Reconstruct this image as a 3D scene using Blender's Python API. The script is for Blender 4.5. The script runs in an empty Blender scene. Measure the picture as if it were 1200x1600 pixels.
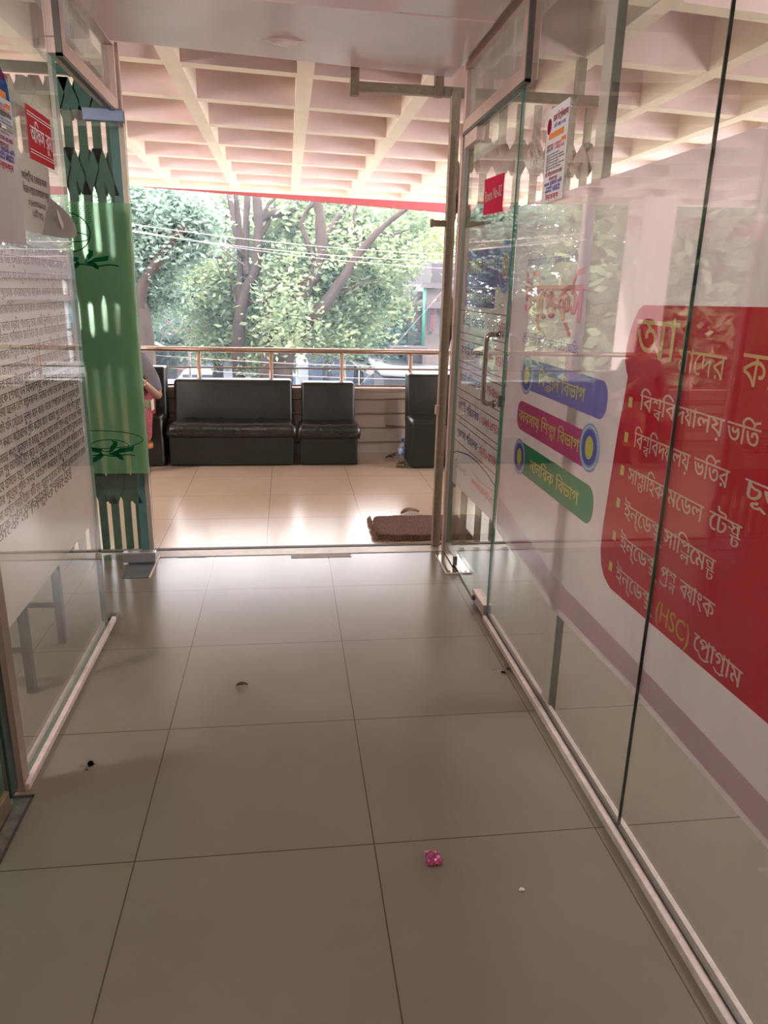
import bpy, bmesh, math, random
import numpy as np
from mathutils import Vector, Matrix
from mathutils.geometry import delaunay_2d_cdt
random.seed(7); RNG = np.random.default_rng(7)
scn = bpy.context.scene; COL = scn.collection
PI = math.pi

# ---------------------------------------------------------------- camera
CAM_F, PITCH, YAW, ROLL, CAM_H = 1141.5355, .294451454, .134605589, -.0242657158, 1.40   # F in pixels of 1200x1600
ct, st = math.cos(PITCH), math.sin(PITCH)
fw = Vector((math.sin(YAW)*ct, math.cos(YAW)*ct, -st)); ri = Vector((math.cos(YAW), -math.sin(YAW), 0)); dn = fw.cross(ri)
rr = math.cos(ROLL)*ri + math.sin(ROLL)*dn; dd = math.cos(ROLL)*dn - math.sin(ROLL)*ri
cam = bpy.data.cameras.new('camera'); cam_o = bpy.data.objects.new('camera', cam); COL.objects.link(cam_o)
M = Matrix(((rr.x, -dd.x, -fw.x, 0), (rr.y, -dd.y, -fw.y, 0), (rr.z, -dd.z, -fw.z, CAM_H), (0, 0, 0, 1)))
cam_o.matrix_world = M
cam.sensor_fit = 'VERTICAL'; cam.sensor_height = 36; cam.lens = 36*CAM_F/1600; cam.clip_start = .02; cam.clip_end = 400
scn.camera = cam_o

def at(px, py, Y):            # the point of the photograph's pixel at the depth Y, to read off sizes outdoors
    d = rr*((px-600)/CAM_F) + dd*((py-800)/CAM_F) + fw
    return Vector((0, 0, CAM_H)) + d*(Y/d.y)

# ---------------------------------------------------------------- world, sun, added fill lights, exposure
SKY, SUN, EXPO = 13.0, 11.0, 0.2
w = bpy.data.worlds.new('sky'); scn.world = w; w.use_nodes = True
bg = w.node_tree.nodes['Background']; bg.inputs[0].default_value = (.95, .95, 1, 1); bg.inputs[1].default_value = SKY
sun = bpy.data.lights.new('sun', 'SUN'); sun.energy = SUN; sun.angle = .03; sun.color = (1, .93, .8)
so = bpy.data.objects.new('sun', sun); COL.objects.link(so)
so.rotation_euler = (math.radians(42), 0, math.radians(140))
def area(name, loc, size, power, color=(1, .95, .88), rot=(0, 0, 0)):
    l = bpy.data.lights.new(name, 'AREA'); l.shape = 'RECTANGLE'; l.size, l.size_y = size; l.energy = power; l.color = color
    o = bpy.data.objects.new(name, l); COL.objects.link(o); o.location = loc; o.rotation_euler = rot
def fill_point(name, loc, power, color, radius=.12):
    l = bpy.data.lights.new(name, 'POINT'); l.energy = power; l.color = color; l.shadow_soft_size = radius
    o = bpy.data.objects.new(name, l); COL.objects.link(o); o.location = loc
fill_point('corridor_fill_light', (-.40, .75, 2.12), 42, (1, .86, .80), .2)  # added out-of-view fill to lift the soffit, right wall and floor
fill_point('left_room_fill_light', (-2.4, 1.5, 2.05), 110, (1, .93, .90), .15)  # added fill, brightens the left film and the purlin faces
fill_point('right_room_fill_light', (2.7, 2.1, 2.1), 55, (1, .90, .88), .15)  # added fill, brightens the purlin faces from the right
fill_point('verandah_fill_light', (-2.75, 4.5, 2.15), 120, (1, .88, .86), .15)  # added unseen fill for the canopy faces turned to the camera
vs = scn.view_settings; vs.view_transform = 'Standard'; vs.look = 'None'; vs.gamma = 1; vs.use_curve_mapping = False; vs.exposure = EXPO
scn.cycles.transparent_max_bounces = 32; scn.cycles.max_bounces = 10; scn.cycles.diffuse_bounces = 6; scn.cycles.glossy_bounces = 6
scn.cycles.sample_clamp_indirect = 8; scn.cycles.caustics_reflective = False; scn.cycles.caustics_refractive = False

# ---------------------------------------------------------------- materials
def srgb(r, g, b): return tuple(((c/255/12.92) if c/255 <= .04045 else ((c/255+.055)/1.055)**2.4) for c in (r, g, b)) + (1,)
def mat(name, col, rough=.5, metal=0, var=0, vscale=6, bump=0, bscale=60, spec=.5, coat=0, dark=None, transl=0):
    m = bpy.data.materials.new(name); m.use_nodes = True; nt = m.node_tree; b = nt.nodes['Principled BSDF']
    col = tuple(col[:3]) + (1,)
    b.inputs['Base Color'].default_value = col; b.inputs['Roughness'].default_value = rough; b.inputs['Metallic'].default_value = metal
    b.inputs['Specular IOR Level'].default_value = spec; b.inputs['Coat Weight'].default_value = coat; b.inputs['Coat Roughness'].default_value = .1
    if var or bump:
        tc = nt.nodes.new('ShaderNodeTexCoord'); mp = nt.nodes.new('ShaderNodeMapping'); nt.links.new(tc.outputs['Object'], mp.inputs[0])
    if var:
        n = nt.nodes.new('ShaderNodeTexNoise'); n.inputs['Scale'].default_value = vscale; n.inputs['Detail'].default_value = 6; n.inputs['Roughness'].default_value = .65
        nt.links.new(mp.outputs[0], n.inputs['Vector'])
        r = nt.nodes.new('ShaderNodeValToRGB'); r.color_ramp.elements[0].position = .3; r.color_ramp.elements[1].position = .7
        d = dark if dark else tuple(c*(1-var) for c in col[:3])
        r.color_ramp.elements[0].color = tuple(d[:3]) + (1,); r.color_ramp.elements[1].color = col
        nt.links.new(n.outputs['Fac'], r.inputs[0]); nt.links.new(r.outputs[0], b.inputs['Base Color'])
    if bump:
        n2 = nt.nodes.new('ShaderNodeTexNoise'); n2.inputs['Scale'].default_value = bscale; n2.inputs['Detail'].default_value = 4
        nt.links.new(mp.outputs[0], n2.inputs['Vector'])
        bp = nt.nodes.new('ShaderNodeBump'); bp.inputs['Strength'].default_value = bump; bp.inputs['Distance'].default_value = .01
        nt.links.new(n2.outputs['Fac'], bp.inputs['Height']); nt.links.new(bp.outputs[0], b.inputs['Normal'])
    return m
def glass_mat(name, tint, f0=.045, dirt=0, rough=0):
    m = bpy.data.materials.new(name); m.use_nodes = True; nt = m.node_tree; N = nt.nodes; L = nt.links
    N.remove(N['Principled BSDF']); out = N['Material Output']
    lw = N.new('ShaderNodeLayerWeight'); lw.inputs[0].default_value = .5
    p = N.new('ShaderNodeMath'); p.operation = 'POWER'; p.inputs[1].default_value = 5; L.new(lw.outputs['Facing'], p.inputs[0])
    q = N.new('ShaderNodeMath'); q.operation = 'MULTIPLY_ADD'; q.inputs[1].default_value = 1-f0; q.inputs[2].default_value = f0; L.new(p.outputs[0], q.inputs[0])
    t = N.new('ShaderNodeBsdfTransparent'); t.inputs[0].default_value = tuple(tint) + (1,)
    g = N.new('ShaderNodeBsdfGlossy'); g.inputs['Roughness'].default_value = rough
    base = t.outputs[0]
    if dirt:                                              # wiped smears and dust on the pane
        tc = N.new('ShaderNodeTexCoord'); mp = N.new('ShaderNodeMapping'); mp.inputs['Scale'].default_value = (9, 9, 1.6); L.new(tc.outputs['Object'], mp.inputs[0])
        n = N.new('ShaderNodeTexNoise'); n.inputs['Scale'].default_value = 1.6; n.inputs['Detail'].default_value = 5; L.new(mp.outputs[0], n.inputs['Vector'])
        mr = N.new('ShaderNodeMapRange'); mr.inputs[1].default_value = .42; mr.inputs[2].default_value = .8; mr.inputs[3].default_value = dirt*.25; mr.inputs[4].default_value = dirt; L.new(n.outputs['Fac'], mr.inputs[0])
        d = N.new('ShaderNodeBsdfDiffuse'); d.inputs[0].default_value = (.62, .6, .56, 1)
        tl = N.new('ShaderNodeBsdfTranslucent'); tl.inputs[0].default_value = (.62, .6, .56, 1)
        ms = N.new('ShaderNodeMixShader'); ms.inputs[0].default_value = .5; L.new(d.outputs[0], ms.inputs[1]); L.new(tl.outputs[0], ms.inputs[2])
        mx = N.new('ShaderNodeMixShader'); L.new(mr.outputs[0], mx.inputs[0]); L.new(t.outputs[0], mx.inputs[1]); L.new(ms.outputs[0], mx.inputs[2]); base = mx.outputs[0]
    mx2 = N.new('ShaderNodeMixShader'); L.new(q.outputs[0], mx2.inputs[0]); L.new(base, mx2.inputs[1]); L.new(g.outputs[0], mx2.inputs[2]); L.new(mx2.outputs[0], out.inputs[0])
    return m
def film_mat(name, col, clear=.12, transl=.5, var=0, clear_col=None, blur=0):          # vinyl film: part see-through, part scattering
    m = bpy.data.materials.new(name); m.use_nodes = True; nt = m.node_tree; N = nt.nodes; L = nt.links
    N.remove(N['Principled BSDF']); out = N['Material Output']; col = tuple(col[:3]) + (1,)
    t = N.new('ShaderNodeBsdfTransparent'); t.inputs[0].default_value = clear_col or (1, 1, 1, 1)
    if blur: t = N.new('ShaderNodeBsdfRefraction'); t.inputs['Color'].default_value = clear_col; t.inputs['Roughness'].default_value = blur; t.inputs['IOR'].default_value = 1.12
    d = N.new('ShaderNodeBsdfDiffuse'); d.inputs[0].default_value = col
    tl = N.new('ShaderNodeBsdfTranslucent'); tl.inputs[0].default_value = col
    if var:
        tc = N.new('ShaderNodeTexCoord'); n = N.new('ShaderNodeTexNoise'); n.inputs['Scale'].default_value = 2.5; n.inputs['Detail'].default_value = 5; L.new(tc.outputs['Object'], n.inputs['Vector'])
        r = N.new('ShaderNodeValToRGB'); r.color_ramp.elements[0].position = .35; r.color_ramp.elements[1].position = .65
        r.color_ramp.elements[0].color = tuple(c*(1-var) for c in col[:3]) + (1,); r.color_ramp.elements[1].color = col
        L.new(n.outputs['Fac'], r.inputs[0]); L.new(r.outputs[0], d.inputs[0]); L.new(r.outputs[0], tl.inputs[0])
    a = N.new('ShaderNodeMixShader'); a.inputs[0].default_value = transl; L.new(d.outputs[0], a.inputs[1]); L.new(tl.outputs[0], a.inputs[2])
    b = N.new('ShaderNodeMixShader'); b.inputs[0].default_value = clear; L.new(a.outputs[0], b.inputs[1]); L.new(t.outputs[0], b.inputs[2])
    L.new(b.outputs[0], out.inputs[0]); return m
def leaf_mat(name, c1, c2, transl=.4):
    m = bpy.data.materials.new(name); m.use_nodes = True; nt = m.node_tree; N = nt.nodes; L = nt.links
    N.remove(N['Principled BSDF']); out = N['Material Output']
    tc = N.new('ShaderNodeTexCoord'); n = N.new('ShaderNodeTexNoise'); n.inputs['Scale'].default_value = .8; n.inputs['Detail'].default_value = 8; n.inputs['Roughness'].default_value = .75
    L.new(tc.outputs['Object'], n.inputs['Vector'])
    r = N.new('ShaderNodeValToRGB'); r.color_ramp.elements[0].position = .38; r.color_ramp.elements[1].position = .62
    r.color_ramp.elements[0].color = tuple(c1) + (1,); r.color_ramp.elements[1].color = tuple(c2) + (1,); L.new(n.outputs['Fac'], r.inputs[0])
    d = N.new('ShaderNodeBsdfDiffuse'); tl = N.new('ShaderNodeBsdfTranslucent'); L.new(r.outputs[0], d.inputs[0]); L.new(r.outputs[0], tl.inputs[0])
    a = N.new('ShaderNodeMixShader'); a.inputs[0].default_value = transl; L.new(d.outputs[0], a.inputs[1]); L.new(tl.outputs[0], a.inputs[2]); L.new(a.outputs[0], out.inputs[0])
    return m
def tile_mat(name, col, dark, grout, px, ox, py, oy, rough=.185, dirtcol=None, spec=.4):   # square floor tiles with thin grout lines and scuffs
    m = bpy.data.materials.new(name); m.use_nodes = True; nt = m.node_tree; N = nt.nodes; L = nt.links; b = N['Principled BSDF']
    geo = N.new('ShaderNodeNewGeometry'); sep = N.new('ShaderNodeSeparateXYZ'); L.new(geo.outputs['Position'], sep.inputs[0])
    def line(sock, period, off):
        a = N.new('ShaderNodeMath'); a.operation = 'SUBTRACT'; a.inputs[1].default_value = off; L.new(sock, a.inputs[0])
        p = N.new('ShaderNodeMath'); p.operation = 'PINGPONG'; p.inputs[1].default_value = period/2; L.new(a.outputs[0], p.inputs[0])
        c = N.new('ShaderNodeMath'); c.operation = 'LESS_THAN'; c.inputs[1].default_value = .0017; L.new(p.outputs[0], c.inputs[0]); return c.outputs[0]
    mx = N.new('ShaderNodeMath'); mx.operation = 'MAXIMUM'; L.new(line(sep.outputs[0], px, ox), mx.inputs[0]); L.new(line(sep.outputs[1], py, oy), mx.inputs[1])
    n = N.new('ShaderNodeTexNoise'); n.inputs['Scale'].default_value = 1.7; n.inputs['Detail'].default_value = 7; n.inputs['Roughness'].default_value = .6; L.new(geo.outputs['Position'], n.inputs['Vector'])
    r = N.new('ShaderNodeValToRGB'); r.color_ramp.elements[0].position = .2; r.color_ramp.elements[1].position = .8
    r.color_ramp.elements[0].color = tuple(dark[:3]) + (1,); r.color_ramp.elements[1].color = tuple(col[:3]) + (1,); L.new(n.outputs['Fac'], r.inputs[0])
    n2 = N.new('ShaderNodeTexNoise'); n2.inputs['Scale'].default_value = 14; n2.inputs['Detail'].default_value = 6; L.new(geo.outputs['Position'], n2.inputs['Vector'])
    mr = N.new('ShaderNodeMapRange'); mr.inputs[1].default_value = .66; mr.inputs[2].default_value = .82; mr.inputs[3].default_value = 0; mr.inputs[4].default_value = .16; L.new(n2.outputs['Fac'], mr.inputs[0])
    m0 = N.new('ShaderNodeMixRGB'); L.new(mr.outputs[0], m0.inputs[0]); L.new(r.outputs[0], m0.inputs[1]); m0.inputs[2].default_value = dirtcol or (.16, .13, .1, 1)
    m1 = N.new('ShaderNodeMixRGB'); L.new(mx.outputs[0], m1.inputs[0]); L.new(m0.outputs[0], m1.inputs[1]); m1.inputs[2].default_value = tuple(grout[:3]) + (1,)
    L.new(m1.outputs[0], b.inputs['Base Color'])
    rm = N.new('ShaderNodeMapRange'); rm.inputs[3].default_value = rough; rm.inputs[4].default_value = rough+.08; L.new(n.outputs['Fac'], rm.inputs[0]); L.new(rm.outputs[0], b.inputs['Roughness'])
    b.inputs['Specular IOR Level'].default_value = spec
    return m

MT = dict(
    soffit=mat('glossy_pink_board', (.78, .60, .60), .22, var=.15, vscale=2.5),
    board=mat('pink_board', (.66, .50, .49), .35, var=.18, vscale=2.5),
    void=mat('unlit_void_black', (.035, .03, .03), .9),
    wall=mat('dull_plaster', (.5, .46, .42), .8, var=.2, vscale=3),
    canopy=mat('pinkish_shade_tint', (.82, .66, .64), .7, var=.10, vscale=4), rib=mat('cream_bounce_tint', (.86, .77, .63), .7, var=.08, vscale=5),  # one white paint: pink copy for shade, cream copy for warm floor bounce
    red=mat('red_painted_metal', (.42, .075, .09), .45, var=.2, vscale=5),
    parapet=mat('beige_plaster', (.62, .52, .45), .8, var=.15, vscale=6, bump=.15),
    alu=mat('pinkish_aluminium', (.68, .52, .47), .38, .55, var=.15, vscale=20),
    alu_d=mat('dark_anodised_aluminium', (.12, .11, .1), .4, .6),
    chan=mat('worn_white_channel', (.78, .66, .62), .5, .1, var=.3, vscale=25),
    steel=mat('polished_steel', (.72, .68, .64), .14, 1),
    steel_b=mat('brushed_steel', (.6, .6, .62), .3, .9, var=.2, vscale=30),
    rail=mat('brass_toned_steel', (.55, .40, .31), .22, .85, var=.15, vscale=12),
    rod=mat('dull_steel_rod', (.30, .23, .19), .35, .7),
    gate=mat('grey_brown_gate_paint', (.34, .28, .20), .55, .2, var=.35, vscale=30, bump=.1),
    gate_g=mat('green_gate_paint', (.04, .13, .085), .55, .1, var=.4, vscale=20),
    teal=mat('teal_painted_post', (.09, .23, .27), .5, var=.3, vscale=12),
    leather=mat('black_leatherette', (.02, .022, .017), .34, var=.3, vscale=15, bump=.12, bscale=220, spec=.45),
    seat=mat('creased_leatherette', (.022, .022, .018), .25, var=.3, vscale=15, bump=.5, bscale=22, spec=.6),
    glass=glass_mat('clear_glass', (.955, .975, .96), .05, dirt=.05),
    glass_c=glass_mat('door_glass', (.93, .97, .94), .05, dirt=.05),
    glass_d=glass_mat('dirty_transom_glass', (.8, .8, .78), .05, dirt=.55),
    edge=mat('green_glass_edge', (.07, .20, .15), .2, spec=.8),
    film=film_mat('white_frosted_film', (.72, .57, .60), .03, .3, .10),
    film_l=film_mat('white_frosted_film_left', (.68, .61, .59), .05, .5, .12),
    film_g=film_mat('green_frosted_film', (.27, .55, .29), .62, .6, .1, (.70, .92, .72, 1), .55),
    coir=mat('brown_coir', (.16, .075, .045), .95, var=.5, vscale=90, bump=1, bscale=160),
    paper=mat('white_paper', (.72, .68, .70), .7), paper_g=mat('grey_paper', (.56, .52, .5), .7), paper_b=mat('grey_paper_back', (.30, .30, .28), .6),
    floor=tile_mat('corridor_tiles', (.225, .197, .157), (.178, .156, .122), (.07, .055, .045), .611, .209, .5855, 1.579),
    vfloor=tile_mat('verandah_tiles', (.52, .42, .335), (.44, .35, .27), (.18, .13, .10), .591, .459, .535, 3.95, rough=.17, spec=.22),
    bark=mat('dark_bark', (.045, .026, .018), .9, var=.5, vscale=3, bump=.6, bscale=12),
    soil=mat('dusty_ground', (.16, .145, .13), .95, var=.3, vscale=.3),
)
def ink(name, rgb, clear=0, transl=.12): return film_mat('ink_'+name, srgb(*rgb), clear, transl)

# ---------------------------------------------------------------- geometry helpers
def box(bm, x0, x1, y0, y1, z0, z1, bev=0, seg=2):
    b2 = bmesh.new(); v = [b2.verts.new((x, y, z)) for x in (x0, x1) for y in (y0, y1) for z in (z0, z1)]
    for f in ((0, 1, 3, 2), (4, 6, 7, 5), (0, 4, 5, 1), (2, 3, 7, 6), (0, 2, 6, 4), (1, 5, 7, 3)): b2.faces.new([v[i] for i in f])
    if bev: bmesh.ops.bevel(b2, geom=list(b2.edges), offset=bev, segments=seg, profile=.5, affect='EDGES')
    join(bm, b2)
def join(bm, b2, mtx=None):
    if mtx is not None: bmesh.ops.transform(b2, matrix=mtx, verts=b2.verts)
    me = bpy.data.meshes.new('t'); b2.to_mesh(me); b2.free(); bm.from_mesh(me); bpy.data.meshes.remove(me)
def tube(bm, pts, rad, seg=10, cap=True):
    pts = [Vector(p) for p in pts]; n = len(pts); rad = rad if hasattr(rad, '__len__') else [rad]*n
    rings = []; up = None
    for i, p in enumerate(pts):
        d = (pts[min(i+1, n-1)] - pts[max(i-1, 0)]).normalized()
        if up is None: up = d.orthogonal().normalized()
        up = (up - d*up.dot(d)); up = up.normalized() if up.length > 1e-6 else d.orthogonal().normalized()
        s = d.cross(up)
        rings.append([bm.verts.new(p + (up*math.cos(a) + s*math.sin(a))*rad[i]) for a in (2*PI*k/seg for k in range(seg))])
    for a, b in zip(rings, rings[1:]):
        for k in range(seg): bm.faces.new((a[k], a[(k+1) % seg], b[(k+1) % seg], b[k])).smooth = True
    if cap: bm.faces.new(rings[0][::-1]); bm.faces.new(rings[-1])
def lathe(bm, prof, c, seg=24):
    rings = [[bm.verts.new((c[0]+r*math.cos(a), c[1]+r*math.sin(a), c[2]+z)) for a in (2*PI*k/seg for k in range(seg))] for r, z in prof]
    for a, b in zip(rings, rings[1:]):
        for k in range(seg): bm.faces.new((a[k], a[(k+1) % seg], b[(k+1) % seg], b[k])).smooth = True
    bm.faces.new(rings[0][::-1]); bm.faces.new(rings[-1])
def prism(bm, pts, off):          # a polygon given as 3-D points, thickened by the vector off
    off = Vector(off); a = [bm.verts.new(Vector(p)) for p in pts]; b = [bm.verts.new(Vector(p)+off) for p in pts]; n = len(a)
    bm.faces.new(a[::-1]); bm.faces.new(b)
    for i in range(n): bm.faces.new((a[i], a[(i+1) % n], b[(i+1) % n], b[i]))
def poly(bm, pts): bm.faces.new([bm.verts.new(Vector(p)) for p in pts])

def empty(name, loc):
    o = bpy.data.objects.new(name, None); COL.objects.link(o); o.location = loc; o.empty_display_size = .1; return o
def tag(o, label=None, cat=None, group=None, kind=None):
    for k, v in (('label', label), ('category', cat), ('group', group), ('kind', kind)):
        if v: o[k] = v
    return o
def thing(name, loc, label, cat, group=None, kind=None): return tag(empty(name, loc), label, cat, group, kind)
def world_loc(o):
    p = Vector(o.location)
    while o.parent: o = o.parent; p += Vector(o.location)
    return p
def obj(name, bm, m, parent=None, smooth=None):        # one mesh object out of world-space geometry
    bmesh.ops.recalc_face_normals(bm, faces=bm.faces)
    me = bpy.data.meshes.new(name); bm.to_mesh(me); bm.free()
    return link(name, me, m, parent, smooth)
def link(name, me, m, parent=None, smooth=None):
    n = len(me.vertices); co = np.empty(n*3, np.float32); me.vertices.foreach_get('co', co); co = co.reshape(-1, 3)
    if parent: org = np.array(world_loc(parent))
    else: org = np.array([(co[:, 0].min()+co[:, 0].max())/2, (co[:, 1].min()+co[:, 1].max())/2, co[:, 2].min()])
    me.vertices.foreach_set('co', (co-org).astype(np.float32).ravel())
    for q in (m if isinstance(m, (list, tuple)) else [m]): me.materials.append(q)
    if smooth is not None:
        for p in me.polygons: p.use_smooth = smooth
    me.update()
    o = bpy.data.objects.new(name, me); COL.objects.link(o)
    if parent: o.parent = parent
    else: o.location = org
    return o
def B(*boxes, bev=0):
    bm = bmesh.new()
    for b in boxes: box(bm, *b, bev=bev)
    return bm
def pane(name, x0, x1, y0, y1, z0, z1, m, parent):     # a glass sheet whose narrow sides show the green edge
    bm = B((x0, x1, y0, y1, z0, z1)); thin = 0 if (x1-x0) < (y1-y0) else 1
    bmesh.ops.recalc_face_normals(bm, faces=bm.faces)
    for f in bm.faces: f.material_index = 0 if abs(f.normal[thin]) > .5 else 1
    return obj(name, bm, [m, MT['edge']], parent)

# ---------------------------------------------------------------- Bengali lettering
GL = {}
def raw(body):
    c = bpy.data.curves.new('g', 'FONT'); c.body = body; c.size = 1; o = bpy.data.objects.new('g', c); COL.objects.link(o)
    cu = o.to_curve(bpy.context.evaluated_depsgraph_get()); out = []
    for s in cu.splines:
        P = []
        if s.type == 'BEZIER':
            bp = s.bezier_points; n = len(bp)
            for i in range(n):
                a, b = bp[i], bp[(i+1) % n]; p0, p1, p2, p3 = a.co, a.handle_right, b.handle_left, b.co
                chord = (p3-p0).length
                flat = ((p1-p0).cross(p3-p0).length + (p2-p0).cross(p3-p0).length) < 1e-4*max(chord, 1e-6)
                for k in range(1 if flat else 3):
                    t = k/(1 if flat else 3); q = p0*(1-t)**3 + p1*3*t*(1-t)**2 + p2*3*t*t*(1-t) + p3*t**3; P.append((q.x, q.y))
        else: P = [(p.co.x, p.co.y) for p in s.points]
        if len(P) > 2: out.append(P)
    o.to_curve_clear(); bpy.data.objects.remove(o); bpy.data.curves.remove(c)
    return out
BAR = min(p[0] for p in raw('|')[-1])
def fill(contours):
    vs, fs = [], []
    for P in contours:
        b = len(vs); vs += [Vector(p) for p in P]; fs.append(list(range(b, len(vs))))
    if not fs: return np.zeros((0, 2)), []
    r = delaunay_2d_cdt(vs, [], fs, 1, 1e-5); V = np.array([(v.x, v.y) for v in r[0]]); T = []
    segs = [(np.array(P), np.roll(np.array(P), -1, 0)) for P in contours]
    for t in r[2]:
        c = V[list(t)].mean(0); wn = 0
        for A, Bq in segs:
            up = (A[:, 1] <= c[1]) & (Bq[:, 1] > c[1]); dnn = (A[:, 1] > c[1]) & (Bq[:, 1] <= c[1])
            s = (Bq[:, 0]-A[:, 0])*(c[1]-A[:, 1]) - (c[0]-A[:, 0])*(Bq[:, 1]-A[:, 1])
            wn += int((up & (s > 0)).sum()) - int((dnn & (s < 0)).sum())
        if wn: T.append(tuple(t))
    return V, T
def sarea(P): A = np.array(P); B_ = np.roll(A, -1, 0); return float((A[:, 0]*B_[:, 1]-B_[:, 0]*A[:, 1]).sum()/2)
def glyph(ch):                    # contours turned so that outlines run counter-clockwise, and the advance
    if ch not in GL:
        ss = raw(ch+'|'); adv = min(p[0] for p in ss[-1]) - BAR; ss = [np.array(P) for P in ss[:-1]]
        if ss and sarea(max(ss, key=lambda P: abs(sarea(P)))) < 0: ss = [P[::-1] for P in ss]
        GL[ch] = (ss, adv)
    return GL[ch]
HEAD = max(P[:, 1].max() for P in glyph('ন')[0])
CONS = set('কখগঘঙচছজঝঞটঠডঢণতথদধনপফবভমযরলশষসহড়ঢ়য়ড়ঢ়য়ৎ')
def strip(pts, wd):
    V = []; T = []
    for i, (x, y) in enumerate(pts):
        a = pts[max(i-1, 0)]; b = pts[min(i+1, len(pts)-1)]; dx, dy = b[0]-a[0], b[1]-a[1]; l = math.hypot(dx, dy)
        V += [(x-dy/l*wd/2, y+dx/l*wd/2), (x+dy/l*wd/2, y-dx/l*wd/2)]
        if i: k = 2*i; T += [(k-2, k-1, k+1), (k-2, k+1, k)]
    return np.array(V), T
def stroke_outline(pts, wd):
    V, T = strip(pts, wd); P = np.concatenate([V[0::2], V[1::2][::-1]]); return P if sarea(P) > 0 else P[::-1]
CL = {}
def cluster(cl, mark, vow, bold):
    """one written unit: vowel signs before their consonant, stacked conjuncts, reph, ya- and ra-phala"""
    key = (tuple(cl), mark, vow, bold)
    if key in CL: return CL[key]
    cl = list(cl); CC = []; x = 0
    def put(ss, dx=0, dy=0, sx=1, sy=1):
        for P in ss: CC.append(P*np.array([sx, sy]) + np.array([dx, dy]))
    def g(ch):
        nonlocal x
        ss, a = glyph(ch); put(ss, x); x += a
    reph = len(cl) > 1 and cl[0] == 'র'; cl = cl[1:] if reph else cl
    yap = len(cl) > 1 and cl[-1] == 'য'; cl = cl[:-1] if yap else cl
    rap = len(cl) > 1 and cl[-1] == 'র'; cl = cl[:-1] if rap else cl
    for v in vow:
        if v in 'িেৈ': g(v)
        elif v in 'োৌ': g('ে')
    x0 = x
    if len(cl) == 1: g(cl[0])
    else:
        ss, a = glyph(cl[0]); s2, a2 = glyph(cl[1]); wd = max(a*.92, a2*.8)
        put(ss, x + (wd-a*.92)*.3, HEAD*.42, .92, .58); put(s2, x+wd-a2*.78, -.2, .78, .62)
        CC.append(stroke_outline([(x, HEAD-.03), (x+wd, HEAD-.03)], .06)); x += wd
    wc = x-x0
    if mark: put(glyph('্')[0], x)
    if rap: CC.append(stroke_outline([(x0+.04, -.02), (x0+wc*.3, -.12), (x0+wc*.62, -.13), (x0+wc*.95, -.02)], .07))
    if yap: ss, a = glyph('য'); put(ss, x-.02, 0, .62, 1); x += a*.62
    for v in vow:
        if v in 'াী': g(v)
        elif v == 'ো': g('া')
        elif v == 'ৌ': g('ৗ')
        elif v in 'ুূৃঁ': put(glyph(v)[0], x)
    if reph: CC.append(stroke_outline([(x0+wc*.5, HEAD+.02), (x0+wc*.62, HEAD+.16), (x0+wc*.92, HEAD+.21)], .07))
    if bold: CC = CC + [P + np.array([bold, 0]) for P in CC]
    V, T = fill([[tuple(p) for p in P] for P in CC]); CL[key] = (V, T, x); return CL[key]
def text(s, bold=0):
    s = s.replace('ড\u09bc', 'ড়').replace('ঢ\u09bc', 'ঢ়').replace('য\u09bc', 'য়')
    VV, TT = [], []; n = 0; x = 0; par = 0; i = 0
    while i < len(s):
        c = s[i]; cl = [c]; i += 1; mark = False; vow = ''
        if c in CONS:
            while i+1 < len(s) and s[i] == '্' and s[i+1] in CONS: cl.append(s[i+1]); i += 2
            if i < len(s) and s[i] == '্': mark = True; i += 1
            if i < len(s) and s[i] == '\u200c': i += 1
            while i < len(s) and s[i] in 'ািীুূৃেৈোৌঁ': vow += s[i]; i += 1
        V, T, a = cluster(cl, mark, vow, bold)
        if len(V): VV.append(np.column_stack([V[:, 0]+x, V[:, 1], np.full(len(V), par)])); TT += [tuple(k+n for k in t) for t in T]; n += len(V); par = 1-par
        x += a
    V = np.concatenate(VV) if VV else np.zeros((0, 3)); return V, TT, x
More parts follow.
